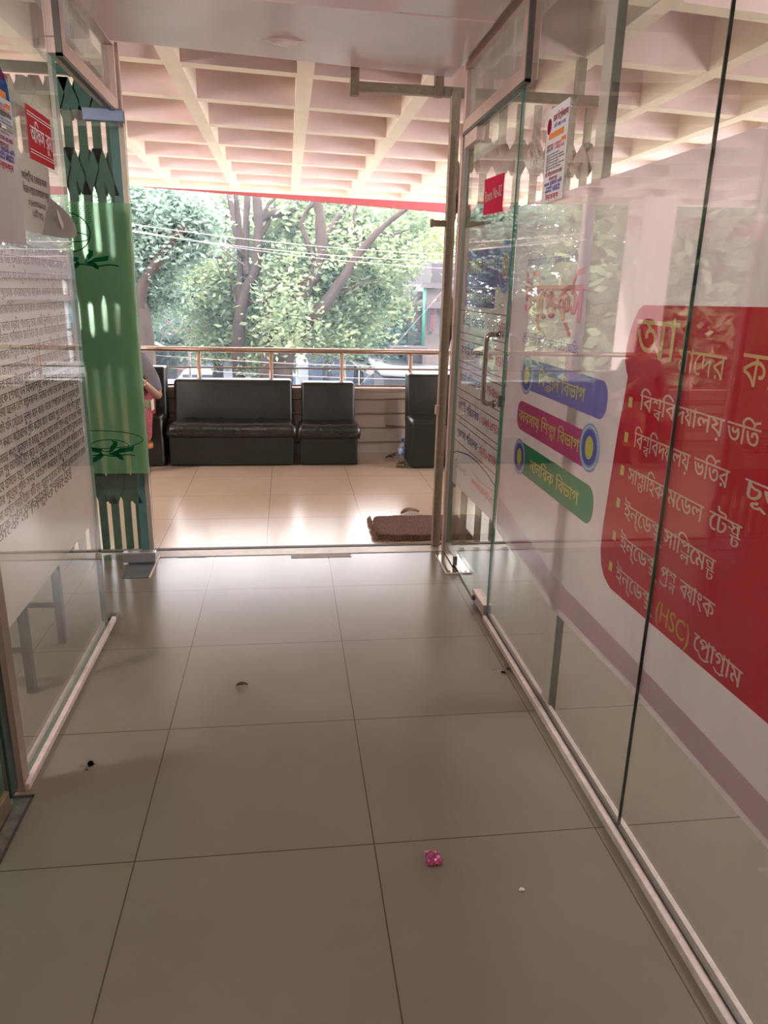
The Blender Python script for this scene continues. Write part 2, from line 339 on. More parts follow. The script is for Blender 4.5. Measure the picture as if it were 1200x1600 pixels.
class Ink:                        # gathers lettering and printed shapes on a wall plane; fn maps (u right, v up) to the world
    def __init__(s, fn): s.fn = fn; s.V = []; s.T = []; s.n = 0; o = Vector(fn(0, 0)); s.nrm = (Vector(fn(1, 0))-o).cross(Vector(fn(0, 1))-o)*.00012
    def add(s, V, T):
        for q in V:
            p = s.fn(q[0], q[1])
            if len(q) > 2 and q[2]: p = tuple(Vector(p)+s.nrm)
            s.V.append(p)
        s.T += [tuple(i+s.n for i in t) for t in T]; s.n += len(V)
    def line(s, body, u0, u1, v0, v1, bold=0, fit=True, align=0):
        V, T, wd = text(body, bold); sy = (v1-v0)/HEAD; sx = (u1-u0)/wd
        if not fit: sx = min(sx, sy)
        du = u0 + align*((u1-u0)-wd*sx); s.add(V*np.array([sx, sy, 1]) + np.array([du, v0, 0]), T); return s
    def poly(s, P):
        V, T = fill([P]); s.add(V, T); return s
    def rect(s, u0, u1, v0, v1): return s.poly([(u0, v0), (u1, v0), (u1, v1), (u0, v1)])
    def capsule(s, u0, u1, v0, v1, left=1, right=1, k=1.0):
        r = (v1-v0)/2*k; P = []
        def arc(cu, cv, a0, a1): return [(cu+r*math.cos(a0+(a1-a0)*t/8), cv+r*math.sin(a0+(a1-a0)*t/8)) for t in range(9)]
        P += arc(u1-r, v0+r, -PI/2, 0) + arc(u1-r, v1-r, 0, PI/2) if right else [(u1, v0), (u1, v1)]
        P += arc(u0+r, v1-r, PI/2, PI) + arc(u0+r, v0+r, PI, 3*PI/2) if left else [(u0, v1), (u0, v0)]
        return s.poly(P)
    def ellipse(s, cu, cv, ru, rv): return s.poly([(cu+ru*math.cos(2*PI*k/28), cv+rv*math.sin(2*PI*k/28)) for k in range(28)])
    def ring(s, cu, cv, ru, rv, t):
        P = [(cu+ru*math.cos(2*PI*k/36), cv+rv*math.sin(2*PI*k/36)) for k in range(37)]; V, T = strip(P, t); s.add(V, T); return s
    def stroke(s, pts, wd): V, T = strip(pts, wd); s.add(V, T); return s
    def done(s, name, m, parent):
        me = bpy.data.meshes.new(name); me.from_pydata([tuple(p) for p in s.V], [], s.T); return link(name, me, m, parent)
XR, XL = .873, -.776
def RW(x): return lambda u, v: (x, -u, v)            # right wall: reading direction runs towards the camera, so u = -Y
def LW(x): return lambda u, v: (x, u, v)             # left wall: u = Y

# ---------------------------------------------------------------- setting: floors, ceiling, canopy
S = 'structure'
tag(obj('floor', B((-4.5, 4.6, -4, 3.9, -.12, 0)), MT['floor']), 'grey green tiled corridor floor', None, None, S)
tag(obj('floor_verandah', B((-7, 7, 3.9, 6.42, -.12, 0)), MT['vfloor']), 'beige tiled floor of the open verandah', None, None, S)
m_th = mat('dark_threshold_track', (.05, .04, .035), .5, .3); m_cut = mat('cut_tile_strip', (.45, .38, .31), .35, var=.3, vscale=14); m_patch = mat('cement_patch', (.27, .235, .185), .6, var=.35, vscale=20)
tag(obj('trim_1', B((-4.5, 4.6, 3.905, 3.935, .0, .006)), m_th), 'dark gate track across the doorway floor', None, None, S)
tr = tag(obj('trim_2', B((-.77, .87, 3.80, 3.90, .0005, .003)), m_cut), 'narrow strip of cut tile along the threshold', None, None, S)
obj('repair_patch', B((.006, .322, 3.742, 3.835, .0004, .0016)), m_patch, tr)
obj('cement_joint', B((-.12, .33, 3.836, 3.843, .0004, .0022), (.322, .332, 3.74, 3.84, .0004, .0022), (.33, .62, 3.80, 3.808, .0004, .002), (-.6, -.45, 3.79, 3.797, .0004, .002)), m_th, tr)

ce = thing('ceiling', (0, 3, 2.38), None, None, None, S); ce['label'] = 'glossy pink board ceiling over the corridor'
def soffit(pts, z0, z1, name, m, par):
    bm = bmesh.new(); prism(bm, [(x, y, z0) for x, y in pts], (0, 0, z1-z0)); return obj(name, bm, m, par)
soffit([(-.72, 3.03), (.41, 3.09), (.80, 3.11), (.80, 3.87), (-.72, 3.64)], 2.38, 2.44, 'board', MT['soffit'], ce)
soffit([(.415, 1.9), (.80, 1.9), (.80, 3.105), (.415, 3.085)], 2.383, 2.44, 'board', MT['soffit'], ce)
soffit([(-.72, -4), (.80, -4), (.80, 1.895), (-.72, 1.895)], 2.383, 2.44, 'board', MT['board'], ce)
soffit([(-.95, -4), (1.0, -4), (1.0, 3.95), (-.95, 3.72)], 2.62, 2.68, 'slab', MT['board'], ce)
soffit([(-.95, -4), (-.74, -4), (-.74, 3.64), (-.95, 3.6)], 2.44, 2.5, 'side_board', MT['board'], ce)
soffit([(.805, -4), (1.0, -4), (1.0, 3.88), (.805, 3.86)], 2.43, 2.5, 'side_board', MT['board'], ce)
bm = bmesh.new(); prism(bm, [(-.70, 1.9, 2.5), (.41, 1.9, 2.5), (.41, 3.05, 2.5), (-.70, 3.02, 2.5)], (0, 0, .01)); obj('recess_shade_sheet', bm, MT['void'], ce)  # black sheet paints in the darkness of the unlit ceiling void
bm = bmesh.new()
for a, b, c in (((-.03, 3.52, 2.379), (.06, 3.50, 2.379), (.02, 3.45, 2.345)), ((-.03, 3.52, 2.379), (.0, 3.47, 2.352), (-.07, 3.49, 2.372)), ((.03, 3.50, 2.379), (.09, 3.49, 2.374), (.05, 3.47, 2.365))): prism(bm, [a, b, c], (0, 0, .002))
pm = mat('peeling_white_paint', (.92, .84, .82), .6); obj('peeling_paint', bm, pm, ce)
bm = bmesh.new(); prism(bm, [(-.09, 3.50, 2.3795), (-.03, 3.54, 2.3795), (.05, 3.53, 2.3795), (.11, 3.495, 2.3795), (.04, 3.475, 2.3795), (-.05, 3.47, 2.3795)], (0, 0, .001)); obj('paint_scar', bm, pm, ce)

SK = .125
cp = thing('canopy', (0, 6, 2.5), 'cream coffered concrete canopy over the verandah', None, None, S)
def skew(x, y): return (x, y+SK*(x-.12))
def skprism(pts, z0, z1, name, m, par):
    bm = bmesh.new(); prism(bm, [(*skew(x, y), z0) for x, y in pts], (0, 0, z1-z0)); return obj(name, bm, m, par)
Y0, Y1, ZB = 4.51-.754*4, 9.79, 2.5
skprism([(-6.8, Y0), (7, Y0), (7, Y1), (-6.8, Y1)], 2.78, 2.92, 'slab', MT['canopy'], cp)
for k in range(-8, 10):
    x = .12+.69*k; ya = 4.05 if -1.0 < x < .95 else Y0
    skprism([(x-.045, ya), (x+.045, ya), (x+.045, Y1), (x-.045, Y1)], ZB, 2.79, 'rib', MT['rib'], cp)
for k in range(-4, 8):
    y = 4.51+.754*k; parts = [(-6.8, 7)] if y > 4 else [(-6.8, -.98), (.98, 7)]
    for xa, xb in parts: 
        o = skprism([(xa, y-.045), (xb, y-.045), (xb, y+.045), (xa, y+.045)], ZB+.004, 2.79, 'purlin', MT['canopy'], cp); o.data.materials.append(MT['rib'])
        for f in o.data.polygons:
            if f.normal.z < -.5: f.material_index = 1        # underside: warm floor bounce put into the colour
bm = bmesh.new()
xa, xb = -6, 7
prism(bm, [(*skew(xa, Y1+.01), 2.63), (*skew(xb, Y1+.01), 2.246), (*skew(xb, Y1+.01), 2.9), (*skew(xa, Y1+.01), 2.9)], (0, .09, 0))
fa = tag(obj('trim_3', bm, MT['red']), 'red fascia board along the canopy eave', None, None, S)
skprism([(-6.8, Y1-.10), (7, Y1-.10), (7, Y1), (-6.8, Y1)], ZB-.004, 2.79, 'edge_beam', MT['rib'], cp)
tag(obj('wall_end', B((-2.75, -2.35, 8.6, 9.0, -4.2, 2.5)), MT['canopy']), 'cream pillar holding the canopy at the left', None, None, S)

# side rooms behind the glass
tag(obj('wall_left_room', B((-4.5, -4.4, -4, 3.9, 0, 2.9)), MT['wall']), 'plaster wall of the left room', None, None, S)
tag(obj('wall_right_room', B((4.6, 4.7, -4, 3.9, 0, 2.9)), MT['wall']), 'plaster wall of the right room', None, None, S)
tag(obj('wall_sky_block_front', B((-4.5, -2.12, 3.86, 3.95, 0, 2.9)), MT['wall']), 'added wall beside the left gate blocking sky reflections', None, None, S)  # unseen wall, added to keep bright sky out of the glass reflections
tag(obj('wall_sky_block_end', B((-3.3, -3.2, 3.95, 6.4, 0, 2.9)), MT['wall']), 'added verandah end wall blocking sky reflections', None, None, S)  # unseen, added close in to block sky reflected in the right glass
tag(obj('wall_back', B((-4.5, 4.7, -4.1, -4, 0, 2.9)), MT['wall']), 'plaster wall behind the camera', None, None, S)
tag(obj('ceiling_left_room', B((-4.5, -.95, -4, 1.2, 2.8, 2.9)), MT['board']), 'board ceiling of the left room', None, None, S)
tag(obj('ceiling_right_room', B((1.0, 4.7, -4, 1.55, 2.8, 2.9)), MT['board']), 'board ceiling of the right room', None, None, S)

# parapet and railing
tag(obj('parapet', B((-7, 7, 6.42, 6.57, -.3, .555), (-7, 7, 6.405, 6.59, .55, .575)), MT['parapet']), 'low beige parapet wall behind the railing', None, None, S)

# ---------------------------------------------------------------- fixed glass partitions, transoms, base channels
wl = thing('wall_left', (XL, 2.4, 0), None, None, None, S); wl['label'] = 'fixed clear glass partition on the left'
pane('glass_pane', XL-.006, XL+.006, 1.93, 2.955, .02, 2.43, MT['glass'], wl)
obj('edge_frame', B((XL-.016, XL+.012, 1.885, 1.93, .0, 2.43)), mat('brown_frame', (.36, .28, .22), .5, .2, var=.2), wl)
obj('base_channel', B((XL+.007, XL+.024, 1.89, 3.02, 0, .022), (XL-.02, XL-.007, 1.93, 3.0, 0, .03), bev=.002), MT['chan'], wl)
obj('channel_end', B((XL-.012, XL+.022, 3.02, 3.075, 0, .016), bev=.003), MT['alu_d'], wl)
obj('silicone_line', B((XL-.02, XL-.007, 2.955, 2.962, 0, 2.4)), mat('silicone', (.5, .48, .45), .6), wl)

wr = thing('wall_right', (XR, 1.5, 0), None, None, None, S); wr['label'] = 'fixed clear glass partition on the right'
pane('glass_pane', XR-.004, XR+.004, 1.5535, 2.905, .02, 2.43, MT['glass'], wr)
pane('glass_pane', XR-.004, XR+.004, -1.6, 1.5505, .02, 2.43, MT['glass'], wr)
obj('silicone_line', B((XR-.0042, XR+.0042, 1.5505, 1.5535, .02, 2.43)), mat('dark_silicone', (.12, .15, .13), .4), wr)
obj('base_channel', B((XR-.026, XR-.007, -1.6, 2.90, 0, .024), (XR+.007, XR+.022, -1.6, 2.90, 0, .03), bev=.002), MT['chan'], wr)
obj('base_seal', B((XR-.0068, XR+.0068, -1.6, 2.90, 0, .03)), MT['alu_d'], wr)

def transom(name, x0, x1, y0, y1, z0, z1, label, t=.05):
    o = thing(name, ((x0+x1)/2, (y0+y1)/2, z0), None, None, None, S); o['label'] = label
    bm = B((x0, x1, y0, y1, z0, z0+t), (x0, x1, y0, y1, z1-t*.6, z1), (x0, x1, y0, y0+t, z0+t, z1-t*.6), (x0, x1, y1-t*.6, y1, z0+t, z1-t*.6), bev=.003)
    obj('frame', bm, MT['alu'], o)
    sgn = 1 if x0 > 0 else -1
    xi = x0 if sgn > 0 else x1
    bm = B((min(xi, xi+sgn*.02), max(xi, xi+sgn*.02), y0-.018, y0-.002, z0-.012, z1), (min(xi, xi+sgn*.02), max(xi, xi+sgn*.02), y0-.018, y1, z0-.014, z0-.001)); obj('dark_gasket', bm, MT['alu_d'], o)
    xm = (x0+x1)/2; bm = B((xm-.003, xm+.003, y0+t*.8, y1-t*.4, z0+t*.8, z1-t*.4)); obj('pane', bm, MT['glass_d'], o)
transom('window_1', -.79, -.735, 2.93, 3.80, 2.14, 2.43, 'framed dusty transom over the left doorway')
transom('window_2', .845, .895, 2.83, 3.78, 2.125, 2.42, 'framed dusty transom over the right glass door')
tag(obj('trim_4', B((-.752, -.728, 3.845, 3.87, 0, 2.43), bev=.003), MT['alu']), 'narrow metal jamb at the left of the opening', None, None, S)
tag(obj('trim_5', B((.85, .878, 3.80, 3.83, 0, 2.13), bev=.003), MT['alu']), 'narrow metal jamb at the right of the opening', None, None, S)
pp = thing('wall_post', (.91, 2.19, 0), None, None, None, S); pp['label'] = 'pale upright post standing behind the right glass'
obj('post', B((.886, .906, 2.155, 2.225, 0, 2.43), bev=.003), mat('pale_painted_post', (.85, .72, .68), .5, var=.1), pp)
obj('side_strip', B((.887, .91, 2.145, 2.154, 0, 2.43)), mat('green_side_strip', (.05, .08, .06), .5), pp)

# doors ------------------------------------------------------------
d1 = thing('door_1', (-.70, 3.72, 0), None, None, None, S); d1['label'] = 'open glass door with green film at the left'
pane('glass_pane', -1.52, -.698, 3.714, 3.726, .02, 2.125, MT['glass_c'], d1)
obj('patch_fitting', B((-.862, -.696, 3.700, 3.740, .012, .066), bev=.003), MT['steel_b'], d1)
obj('patch_fitting', B((-.872, -.70, 3.700, 3.740, 2.085, 2.135), bev=.003), mat('sky_tinted_steel', (.22, .28, .40), .4, .4), d1)  # bluish sky reflection put into the steel's base colour
FZ0, FZ1 = .487, 1.752
bm = bmesh.new(); poly(bm, [(-1.5, 3.7135, FZ0), (-.70, 3.7135, FZ0), (-.70, 3.7135, FZ1), (-1.5, 3.7135, FZ1)])
fg = obj('frosted_film', bm, MT['film_g'], d1)
DW = lambda u, v: (u, 3.7130, v)
k = Ink(DW)
for cu, cv, s in ((-.93, 1.50, 1.0), (-.90, .60, 1.15)):
    for a0 in range(5):
        P = [(cu+s*(.02+.10*t)*math.cos(a0*1.3)+s*.02*math.sin(t*3), cv+s*(.0+.055*t)*math.sin(a0*1.3+.3)) for t in (0, .25, .5, .75, 1)]
        V, T = strip(P, .02*s); V[0] = V[1]; V[-1] = V[-2]; k.add(V, T)
    k.stroke([(cu-.16*s+.02*i, cv-.02+.004*math.sin(i)) for i in range(17)], .006)
k.ring(-.985, 1.62, .10, .085, .005); k.ring(-.96, 1.60, .07, .02, .004); k.ring(-.93, .66, .21, .045, .004); k.ring(-.88, .63, .09, .03, .004)
for i in range(9):
    for j in range(7): u = -1.0+.018*j+.006*(i % 2); v = 1.66+.009*i; k.stroke([(u, v), (u+.009, v+.001)], .002)
k.done('leaf_ornament', ink('leaf_green', (12, 92, 52), .05, .5), d1)
for nm, xc, yc, lab in (('floor_spring_plate', -.765, 3.66, 'steel floor spring plate under the open green film door'),):
    t = thing(nm, (xc, yc, 0), lab, 'floor plate', 'floor spring plates')
    obj('plate', B((-.832, -.698, 3.51, 3.80, .0, .004), bev=.0015), mat('blue_grey_plate', (.16, .19, .2), .35, .6, var=.3, vscale=12), t)
    obj('rim', B((-.70, -.693, 3.505, 3.815, .0, .007)), MT['chan'], t)

d2 = thing('door_2', (XR, 3.4, 0), None, None, None, S); d2['label'] = 'closed glass door with a long pull handle on the right'
pane('glass_pane', XR-.006, XR+.006, 2.915, 3.785, .012, 2.118, MT['glass_c'], d2)
obj('patch_fitting', B((XR-.02, XR+.02, 3.54, 3.765, 2.055, 2.118), bev=.003), MT['alu'], d2)
obj('patch_fitting', B((XR-.018, XR+.018, 3.55, 3.775, .008, .062), bev=.003), mat('worn_steel', (.42, .37, .33), .35, .7, var=.3, vscale=20), d2)
lk = obj('floor_lock', B((XR-.02, XR+.02, 2.92, 3.115, .012, .062), bev=.003), MT['alu'], d2)
bm = bmesh.new(); tube(bm, [(XR-.02, 3.07, .036), (XR-.034, 3.07, .036)], .011, 14); obj('lock_cylinder', bm, MT['alu_d'], lk)
bm = bmesh.new(); hx = XR-.062; H0, H1, hy = .955, 1.238, 2.99
pts = [(XR-.006, hy, H1)] + [(XR-.006-.056+.022*(1-math.sin(a)), hy, H1-.022*(1-math.cos(a)) ) for a in ()]
pts = [(XR-.004, hy, H1), (hx+.022, hy, H1)] + [(hx+.022-.022*math.sin(a), hy, H1-.022+.022*math.cos(a)) for a in (.4, .8, 1.2, PI/2)] + [(hx, hy, H1-.1), (hx, hy, H0+.1)] + [(hx+.022-.022*math.cos(a), hy, H0+.022-.022*math.sin(a)) for a in (0, .4, .8, 1.2, PI/2)] + [(XR-.004, hy, H0)]
tube(bm, pts, .0105, 14)
for z in (H0, H1): tube(bm, [(XR-.006, hy, z), (XR-.016, hy, z)], .0165, 16); tube(bm, [(XR+.006, hy, z), (XR+.016, hy, z)], .0165, 16)
obj('pull_handle', bm, mat('chrome', (.5, .47, .45), .07, 1), d2)
obj('centre_lock', B((XR-.012, XR+.012, 2.912, 2.935, .95, 1.0), bev=.003), MT['alu_d'], d2)
t = thing('floor_spring_plate', (.86, 3.6, 0), 'bright polished floor spring plate below the right glass door', 'floor plate', 'floor spring plates')
obj('plate', B((.805, .93, 3.465, 3.735, 0, .004), bev=.0015), MT['steel'], t)
obj('rim', B((.80, .805, 3.46, 3.74, 0, .006), (.93, .935, 3.46, 3.74, 0, .006), (.80, .935, 3.455, 3.461, 0, .006)), MT['chan'], t)
for x, y in ((.822, 3.485), (.912, 3.485)):
    bm = bmesh.new(); tube(bm, [(x, y, .003), (x, y, .0065)], .008, 12); obj('screw', bm, MT['rod'], t)

d3 = thing('door_3', (XL, 1.5, 0), None, None, None, S); d3['label'] = 'dark green edged glass door at the near left'
pane('glass_pane', XL-.018, XL-.006, .95, 1.872, .02, 2.12, glass_mat('green_tinted_glass', (.30, .55, .45), .06, dirt=.06), d3)
obj('patch_fitting', B((XL-.03, XL+.006, 1.62, 1.80, .012, .07), bev=.003), mat('brown_patch', (.25, .17, .10), .4, .5), d3)
obj('pivot_stile', B((XL-.02, XL-.002, 1.835, 1.88, .02, 2.12)), mat('dark_green_stile', (.03, .07, .06), .35, .2), d3)
t = thing('floor_spring_plate', (-.77, 1.76, 0), 'scratched dirty floor plate at the near left corner', 'floor plate', 'floor spring plates')
obj('plate', B((-.83, -.738, 1.60, 1.855, 0, .004), bev=.0015), mat('scratched_plate', (.28, .29, .26), .45, .5, var=.6, vscale=25), t)
obj('rim', B((-.738, -.732, 1.60, 1.865, 0, .006), (-.83, -.732, 1.855, 1.863, 0, .006)), MT['alu_d'], t)

# ---------------------------------------------------------------- collapsible gate
def gate_leaf(root, x0, x1, n, zones, m, z0=.02, z1=2.29, wch=.02, wst=.026, Y=3.905):
    p = (x1-x0)/n
    for i in range(n+1):
        x = x0+p*i; obj('channel', B((x-wch/2, x+wch/2, Y-.012, Y+.012, z0, z1)), m, root)
    for za, zb in zones:
        for s, yy in ((0, Y-.018), (1, Y+.018)):
            for i in range(n):
                a, b = x0+p*i, x0+p*(i+1)
                zz = (za, zb) if (i+s) % 2 == 0 else (zb, za)
                bm = bmesh.new(); P = [(a-wst/2, zz[0]), (a+wst/2, zz[0]), (b+wst/2, zz[1]), (b-wst/2, zz[1])]
                prism(bm, [(u, yy-.002, v) for u, v in P], (0, .004, 0)); obj('lattice_bar', bm, m, root)
g1 = thing('collapsible_gate', (-1.3, 3.905, 0), 'folded green steel gate leaf behind the open left glass door', 'gate', 'folded gate leaves')
gate_leaf(g1, -1.55, -.80, 12, [(.28, .46), (.98, 1.18), (1.30, 1.55), (1.80, 2.0), (2.12, 2.29)], MT['gate_g'], wch=.036, wst=.046)
obj('end_post', B((-.80, -.752, 3.885, 3.925, .01, 2.30), bev=.003), MT['teal'], g1)
g2 = thing('collapsible_gate', (1.2, 3.905, 0), 'folded grey brown steel gate leaf behind the right glass door', 'gate', 'folded gate leaves')
gate_leaf(g2, .90, 1.60, 8, [(.35, .50), (.90, 1.05), (1.20, 1.36), (1.66, 1.83), (1.97, 2.13)], MT['gate'], wch=.034, wst=.05)
obj('end_post', B((.806, .850, 3.87, 3.915, .006, 2.335), bev=.003), MT['gate'], g2)
for za, zb in ((1.74, 2.02), (1.10, 1.38), (.42, .70)):
    for q in (0, 1):
        bm = bmesh.new(); a, b = .845, .90; zz = (za, zb) if q else (zb, za)
        prism(bm, [(a-.014, 3.89+.03*q, zz[0]), (a+.014, 3.89+.03*q, zz[0]), (b+.014, 3.89+.03*q, zz[1]), (b-.014, 3.89+.03*q, zz[1])], (0, .004, 0)); obj('lattice_bar', bm, MT['gate'], g2)
hb = obj('hasp_bar', B((.742, .81, 3.885, 3.90, 1.715, 1.745), bev=.002), MT['gate'], g2)
obj('rusty_tip', B((.728, .742, 3.882, 3.903, 1.71, 1.75), bev=.002), mat('rusty_tip', (.32, .2, .15), .7), hb)
obj('latch_plate', B((.788, .81, 3.855, 3.872, .765, .815), bev=.002), mat('pale_latch', (.6, .45, .36), .5, .3), g2)
gt = thing('gate_track', (.6, 3.905, 2.31), 'dark overhead gate track with two hangers below the pink soffit', 'gate track')
obj('rail', B((.315, 1.65, 3.885, 3.93, 2.305, 2.345), bev=.003), MT['gate'], gt)
for x in (.337, .745, 1.45): obj('hanger', B((x-.021, x+.021, 3.88, 3.925, 2.30 if x > .4 else 2.285, 2.50), bev=.002), MT['gate'], gt)
gt2 = thing('gate_track', (-1.3, 3.905, 2.31), 'dark overhead gate track above the green gate leaf', 'gate track')
obj('rail', B((-2.2, -.75, 3.885, 3.93, 2.305, 2.345), bev=.003), MT['gate_g'], gt2)
for x in (-.95, -1.9): obj('hanger', B((x-.021, x+.021, 3.88, 3.925, 2.30, 2.50), bev=.002), MT['gate_g'], gt2)

# ---------------------------------------------------------------- window films and lettering, right
XF, XP, XQ = XR+.0078, XR+.0073, XR+.0069      # film behind the glass, print, second print layer
navy, red, yel = ink('navy', (52, 46, 110)), ink('red', (200, 60, 80)), ink('yellow', (236, 218, 120))
white = ink('white', (240, 232, 235)); violet = ink('violet', (140, 112, 178)); blue = ink('blue', (142, 130, 210)); mage = ink('magenta', (212, 84, 142)); green = ink('green', (48, 148, 104))
pink = ink('logo_pink', (246, 140, 160)); lblue = ink('light_blue', (150, 172, 226)); orange = ink('orange', (238, 128, 60)); crim = ink('crimson', (196, 34, 56)); cream = ink('cream', (222, 178, 168)); gold = ink('gold', (212, 150, 60)); blush = ink('blush', (212, 172, 188)); maroon = ink('maroon', (150, 34, 70))
fd = thing('window_film', (XF, 3.3, .42), 'white contact sheet film with phone rows on the right glass door', 'window film', 'printed films on the right glass')
bm = bmesh.new(); poly(bm, [(XF, 3.772, .415), (XF, 2.93, .445), (XF, 2.93, 1.675), (XF, 3.735, 1.70), (XF, 3.772, 1.70)]); obj('sheet', bm, MT['film'], fd)
Ink(RW(XP)).rect(-3.70, -3.02, 1.425, 1.585).done('banner', blue, fd)
Ink(RW(XP)).capsule(-3.69, -3.15, 1.335, 1.422, 0, 1, .6).done('sub_banner', ink('purple', (138, 106, 178)), fd)
Ink(RW(XQ)).line('ইন্\u200cডেক্\u200cস', -3.69, -3.41, 1.485, 1.545, .03).done('lettering', yel, fd)
Ink(RW(XQ)).line('হট লাইন', -3.39, -3.15, 1.49, 1.54, .02).line('অফলাইন/অনলাইন', -3.67, -3.19, 1.36, 1.393, .03).done('lettering', white, fd)
em = Ink(RW(XQ)).ellipse(-3.022, 1.507, .10, .108).done('emblem', lblue, fd)
Ink(RW(XQ-.0002)).ellipse(-3.022, 1.507, .078, .086).done('emblem_ring', blue, em)
Ink(RW(XQ-.0004)).ellipse(-3.022, 1.507, .045, .052).done('emblem_disc', ink('pale_centre', (238, 220, 200)), em)
Ink(RW(XQ-.0006)).ring(-3.022, 1.507, .03, .036, .01).stroke([(-3.03, 1.53), (-3.015, 1.51), (-3.025, 1.485)], .012).done('emblem_mark', orange, em)
rl = Ink(RW(XP))
for z in (1.314, 1.206, 1.17, 1.065, 1.033, .925, .885, .786, .757, .652): rl.rect(-3.765, -2.93, z-.0022, z+.0022)
rl.done('rule_lines', maroon, fd)
for z, a, b in ((1.243, 'নির্বাহী পরিচালক', '০১৭৭৮-৩৩৭৪৪০'), (1.105, 'সহকারী পরিচালক', '০১৭৭৮-৩৩৭৪৪১'), (.968, 'কোর্স পরিচালক', '০১৭৭৮-৩৮৯১২২'), (.822, 'আইটি পরিচালক', '০১৭৬৭-১৩৭৪২৩'), (.684, 'প্রকাশনা পরিচালক', '০১৭৭৮-৩৩৭৪৪৩')):
    Ink(RW(XP)).line(a+' :', -3.72, -3.265, z, z+.036, .05).done('lettering', navy, fd)
    Ink(RW(XP)).line(b, -3.25, -2.94, z, z+.04, .06).done('lettering', red, fd)
Ink(RW(XP)).stroke([(-3.772, .575), (-3.7, .597), (-3.6, .612), (-3.45, .632), (-3.28, .638), (-3.1, .625), (-2.93, .60)], .006).done('curved_rule', navy, fd)
Ink(RW(XP)).ring(-3.70, .532, .022, .022, .008).line('Index BD', -3.66, -3.47, .515, .545, .02).stroke([(-3.42, .50), (-3.40, .575), (-3.2, .56), (-2.98, .575)], .003).done('lettering', violet, fd)
Ink(RW(XP)).line('www.indexcoachingbd.com', -3.36, -2.98, .515, .548, .02).done('lettering', red, fd)

ff = thing('window_film', (XF, 1.5, .42), 'long white course film with a red list panel on the right glass wall', 'window film', 'printed films on the right glass')
bm = bmesh.new(); poly(bm, [(XF, 2.90, .43), (XF, 2.2, .375), (XF, 1.6, .41), (XF, -1.5, .43), (XF, -1.5, 1.695), (XF, 2.90, 1.715)]); obj('sheet', bm, MT['film'], ff)
bm = bmesh.new(); poly(bm, [(XP, 2.90, .46), (XP, 2.2, .40), (XP, 1.6, .43), (XP, .4, .43), (XP, .4, .50), (XP, 1.6, .50), (XP, 2.2, .49), (XP, 2.90, .58)]); obj('blush_band', bm, blush, ff)
Ink(RW(XP)).line('মেডিকেল ইঞ্জিনিয়ারিং এবং বিশ্ববিদ্যালয় ভর্তি কোচিং', -2.735, -2.25, 1.497, 1.519, .03).line('১৯৯৯ সাল থেকে', -2.59, -2.42, 1.447, 1.461, .02).line('ঐতিহ্যবাহী বিশ্ববিদ্যালয় ভর্তি কোচিং', -2.735, -2.18, 1.225, 1.252, .04).done('lettering', violet, ff)
lg = Ink(RW(XQ)).line('ইন্\u200cডেক্\u200cস', -2.745, -2.19, 1.325, 1.43, .09).stroke([(-2.68, 1.43), (-2.66, 1.47), (-2.60, 1.465), (-2.58, 1.435)], .018).stroke([(-2.27, 1.43), (-2.24, 1.465), (-2.19, 1.472)], .018).done('logo', pink, ff)
Ink(lambda u, v: (XP, -u-.008, v-.006)).line('ইন্\u200cডেক্\u200cস', -2.745, -2.19, 1.325, 1.43, .09).done('logo_shadow', ink('logo_shade', (222, 96, 128)), lg)
def banner(u0, u1, v0, v1, m, body, tu0, tu1, tv0, tv1, left, right, cu, cv, ru):
    b = Ink(RW(XP)).capsule(u0, u1, v0, v1, left, right, .85).done('banner', m, ff)
    Ink(RW(XQ)).line(body, tu0, tu1, tv0, tv1, .03).done('lettering', yel, b)
    e = Ink(RW(XQ-.0002)).ellipse(cu, cv, ru, ru*.97).done('emblem', lblue, ff)
    Ink(RW(XQ-.0003)).ring(cu, cv, ru*.86, ru*.84, ru*.06).done('emblem_line', white, e)
    Ink(RW(XQ-.0004)).ellipse(cu, cv, ru*.72, ru*.72).done('emblem_ring', ink('ring_violet', (112, 106, 196)), e)
    Ink(RW(XQ-.0006)).ellipse(cu, cv, ru*.40, ru*.46).done('emblem_disc', yel, e)
banner(-2.63, -1.935, 1.062, 1.172, blue, 'বিজ্ঞান বিভাগ', -2.515, -2.095, 1.092, 1.132, 0, 1, -2.648, 1.112, .073)
banner(-2.725, -2.05, .903, 1.012, mage, 'ব্যবসায় শিক্ষা বিভাগ', -2.705, -2.10, .938, .975, 1, 0, -2.022, .970, .075)
banner(-2.64, -1.95, .745, .862, green, 'মানবিক বিভাগ', -2.535, -2.065, .779, .818, 0, 1, -2.66, .80, .071)
# the red list panel
RP = [(-1.79, 1.38), (-1.815, 1.365), (-1.835, 1.335), (-1.85, 1.30), (-1.857, 1.27), (-1.853, 1.235), (-1.84, 1.212), (-1.828, 1.20), (-1.836, 1.13), (-1.848, 1.058), (-1.862, .90), (-1.872, .78), (-1.871, .71), (-1.855, .665), (-1.83, .64), (-1.785, .623), (-1.567, .628), (-1.05, .643), (.9, .66), (.9, 1.40), (-1.286, 1.387)]
rp = Ink(RW(XP)).poly(RP).done('red_panel', crim, ff)
hd = Ink(RW(XQ)).line('আ', -1.808, -1.60, 1.255, 1.345, .0).line('মাদের', -1.59, -1.40, 1.24, 1.288, .0).line('কা', -1.345, -1.24, 1.24, 1.30, .0).line('র্যক্রম', -1.235, -.92, 1.245, 1.305, .0)
hd.done('lettering', ink('heading_gold', (222, 178, 128)), rp)
bl = Ink(RW(XQ))
for z in (1.138, 1.046, .957, .867, .773, .684): bl.rect(-1.806, -1.785, z-.013, z+.013)
bl.done('bullets', ink('bullet_cream', (226, 196, 120)), rp)
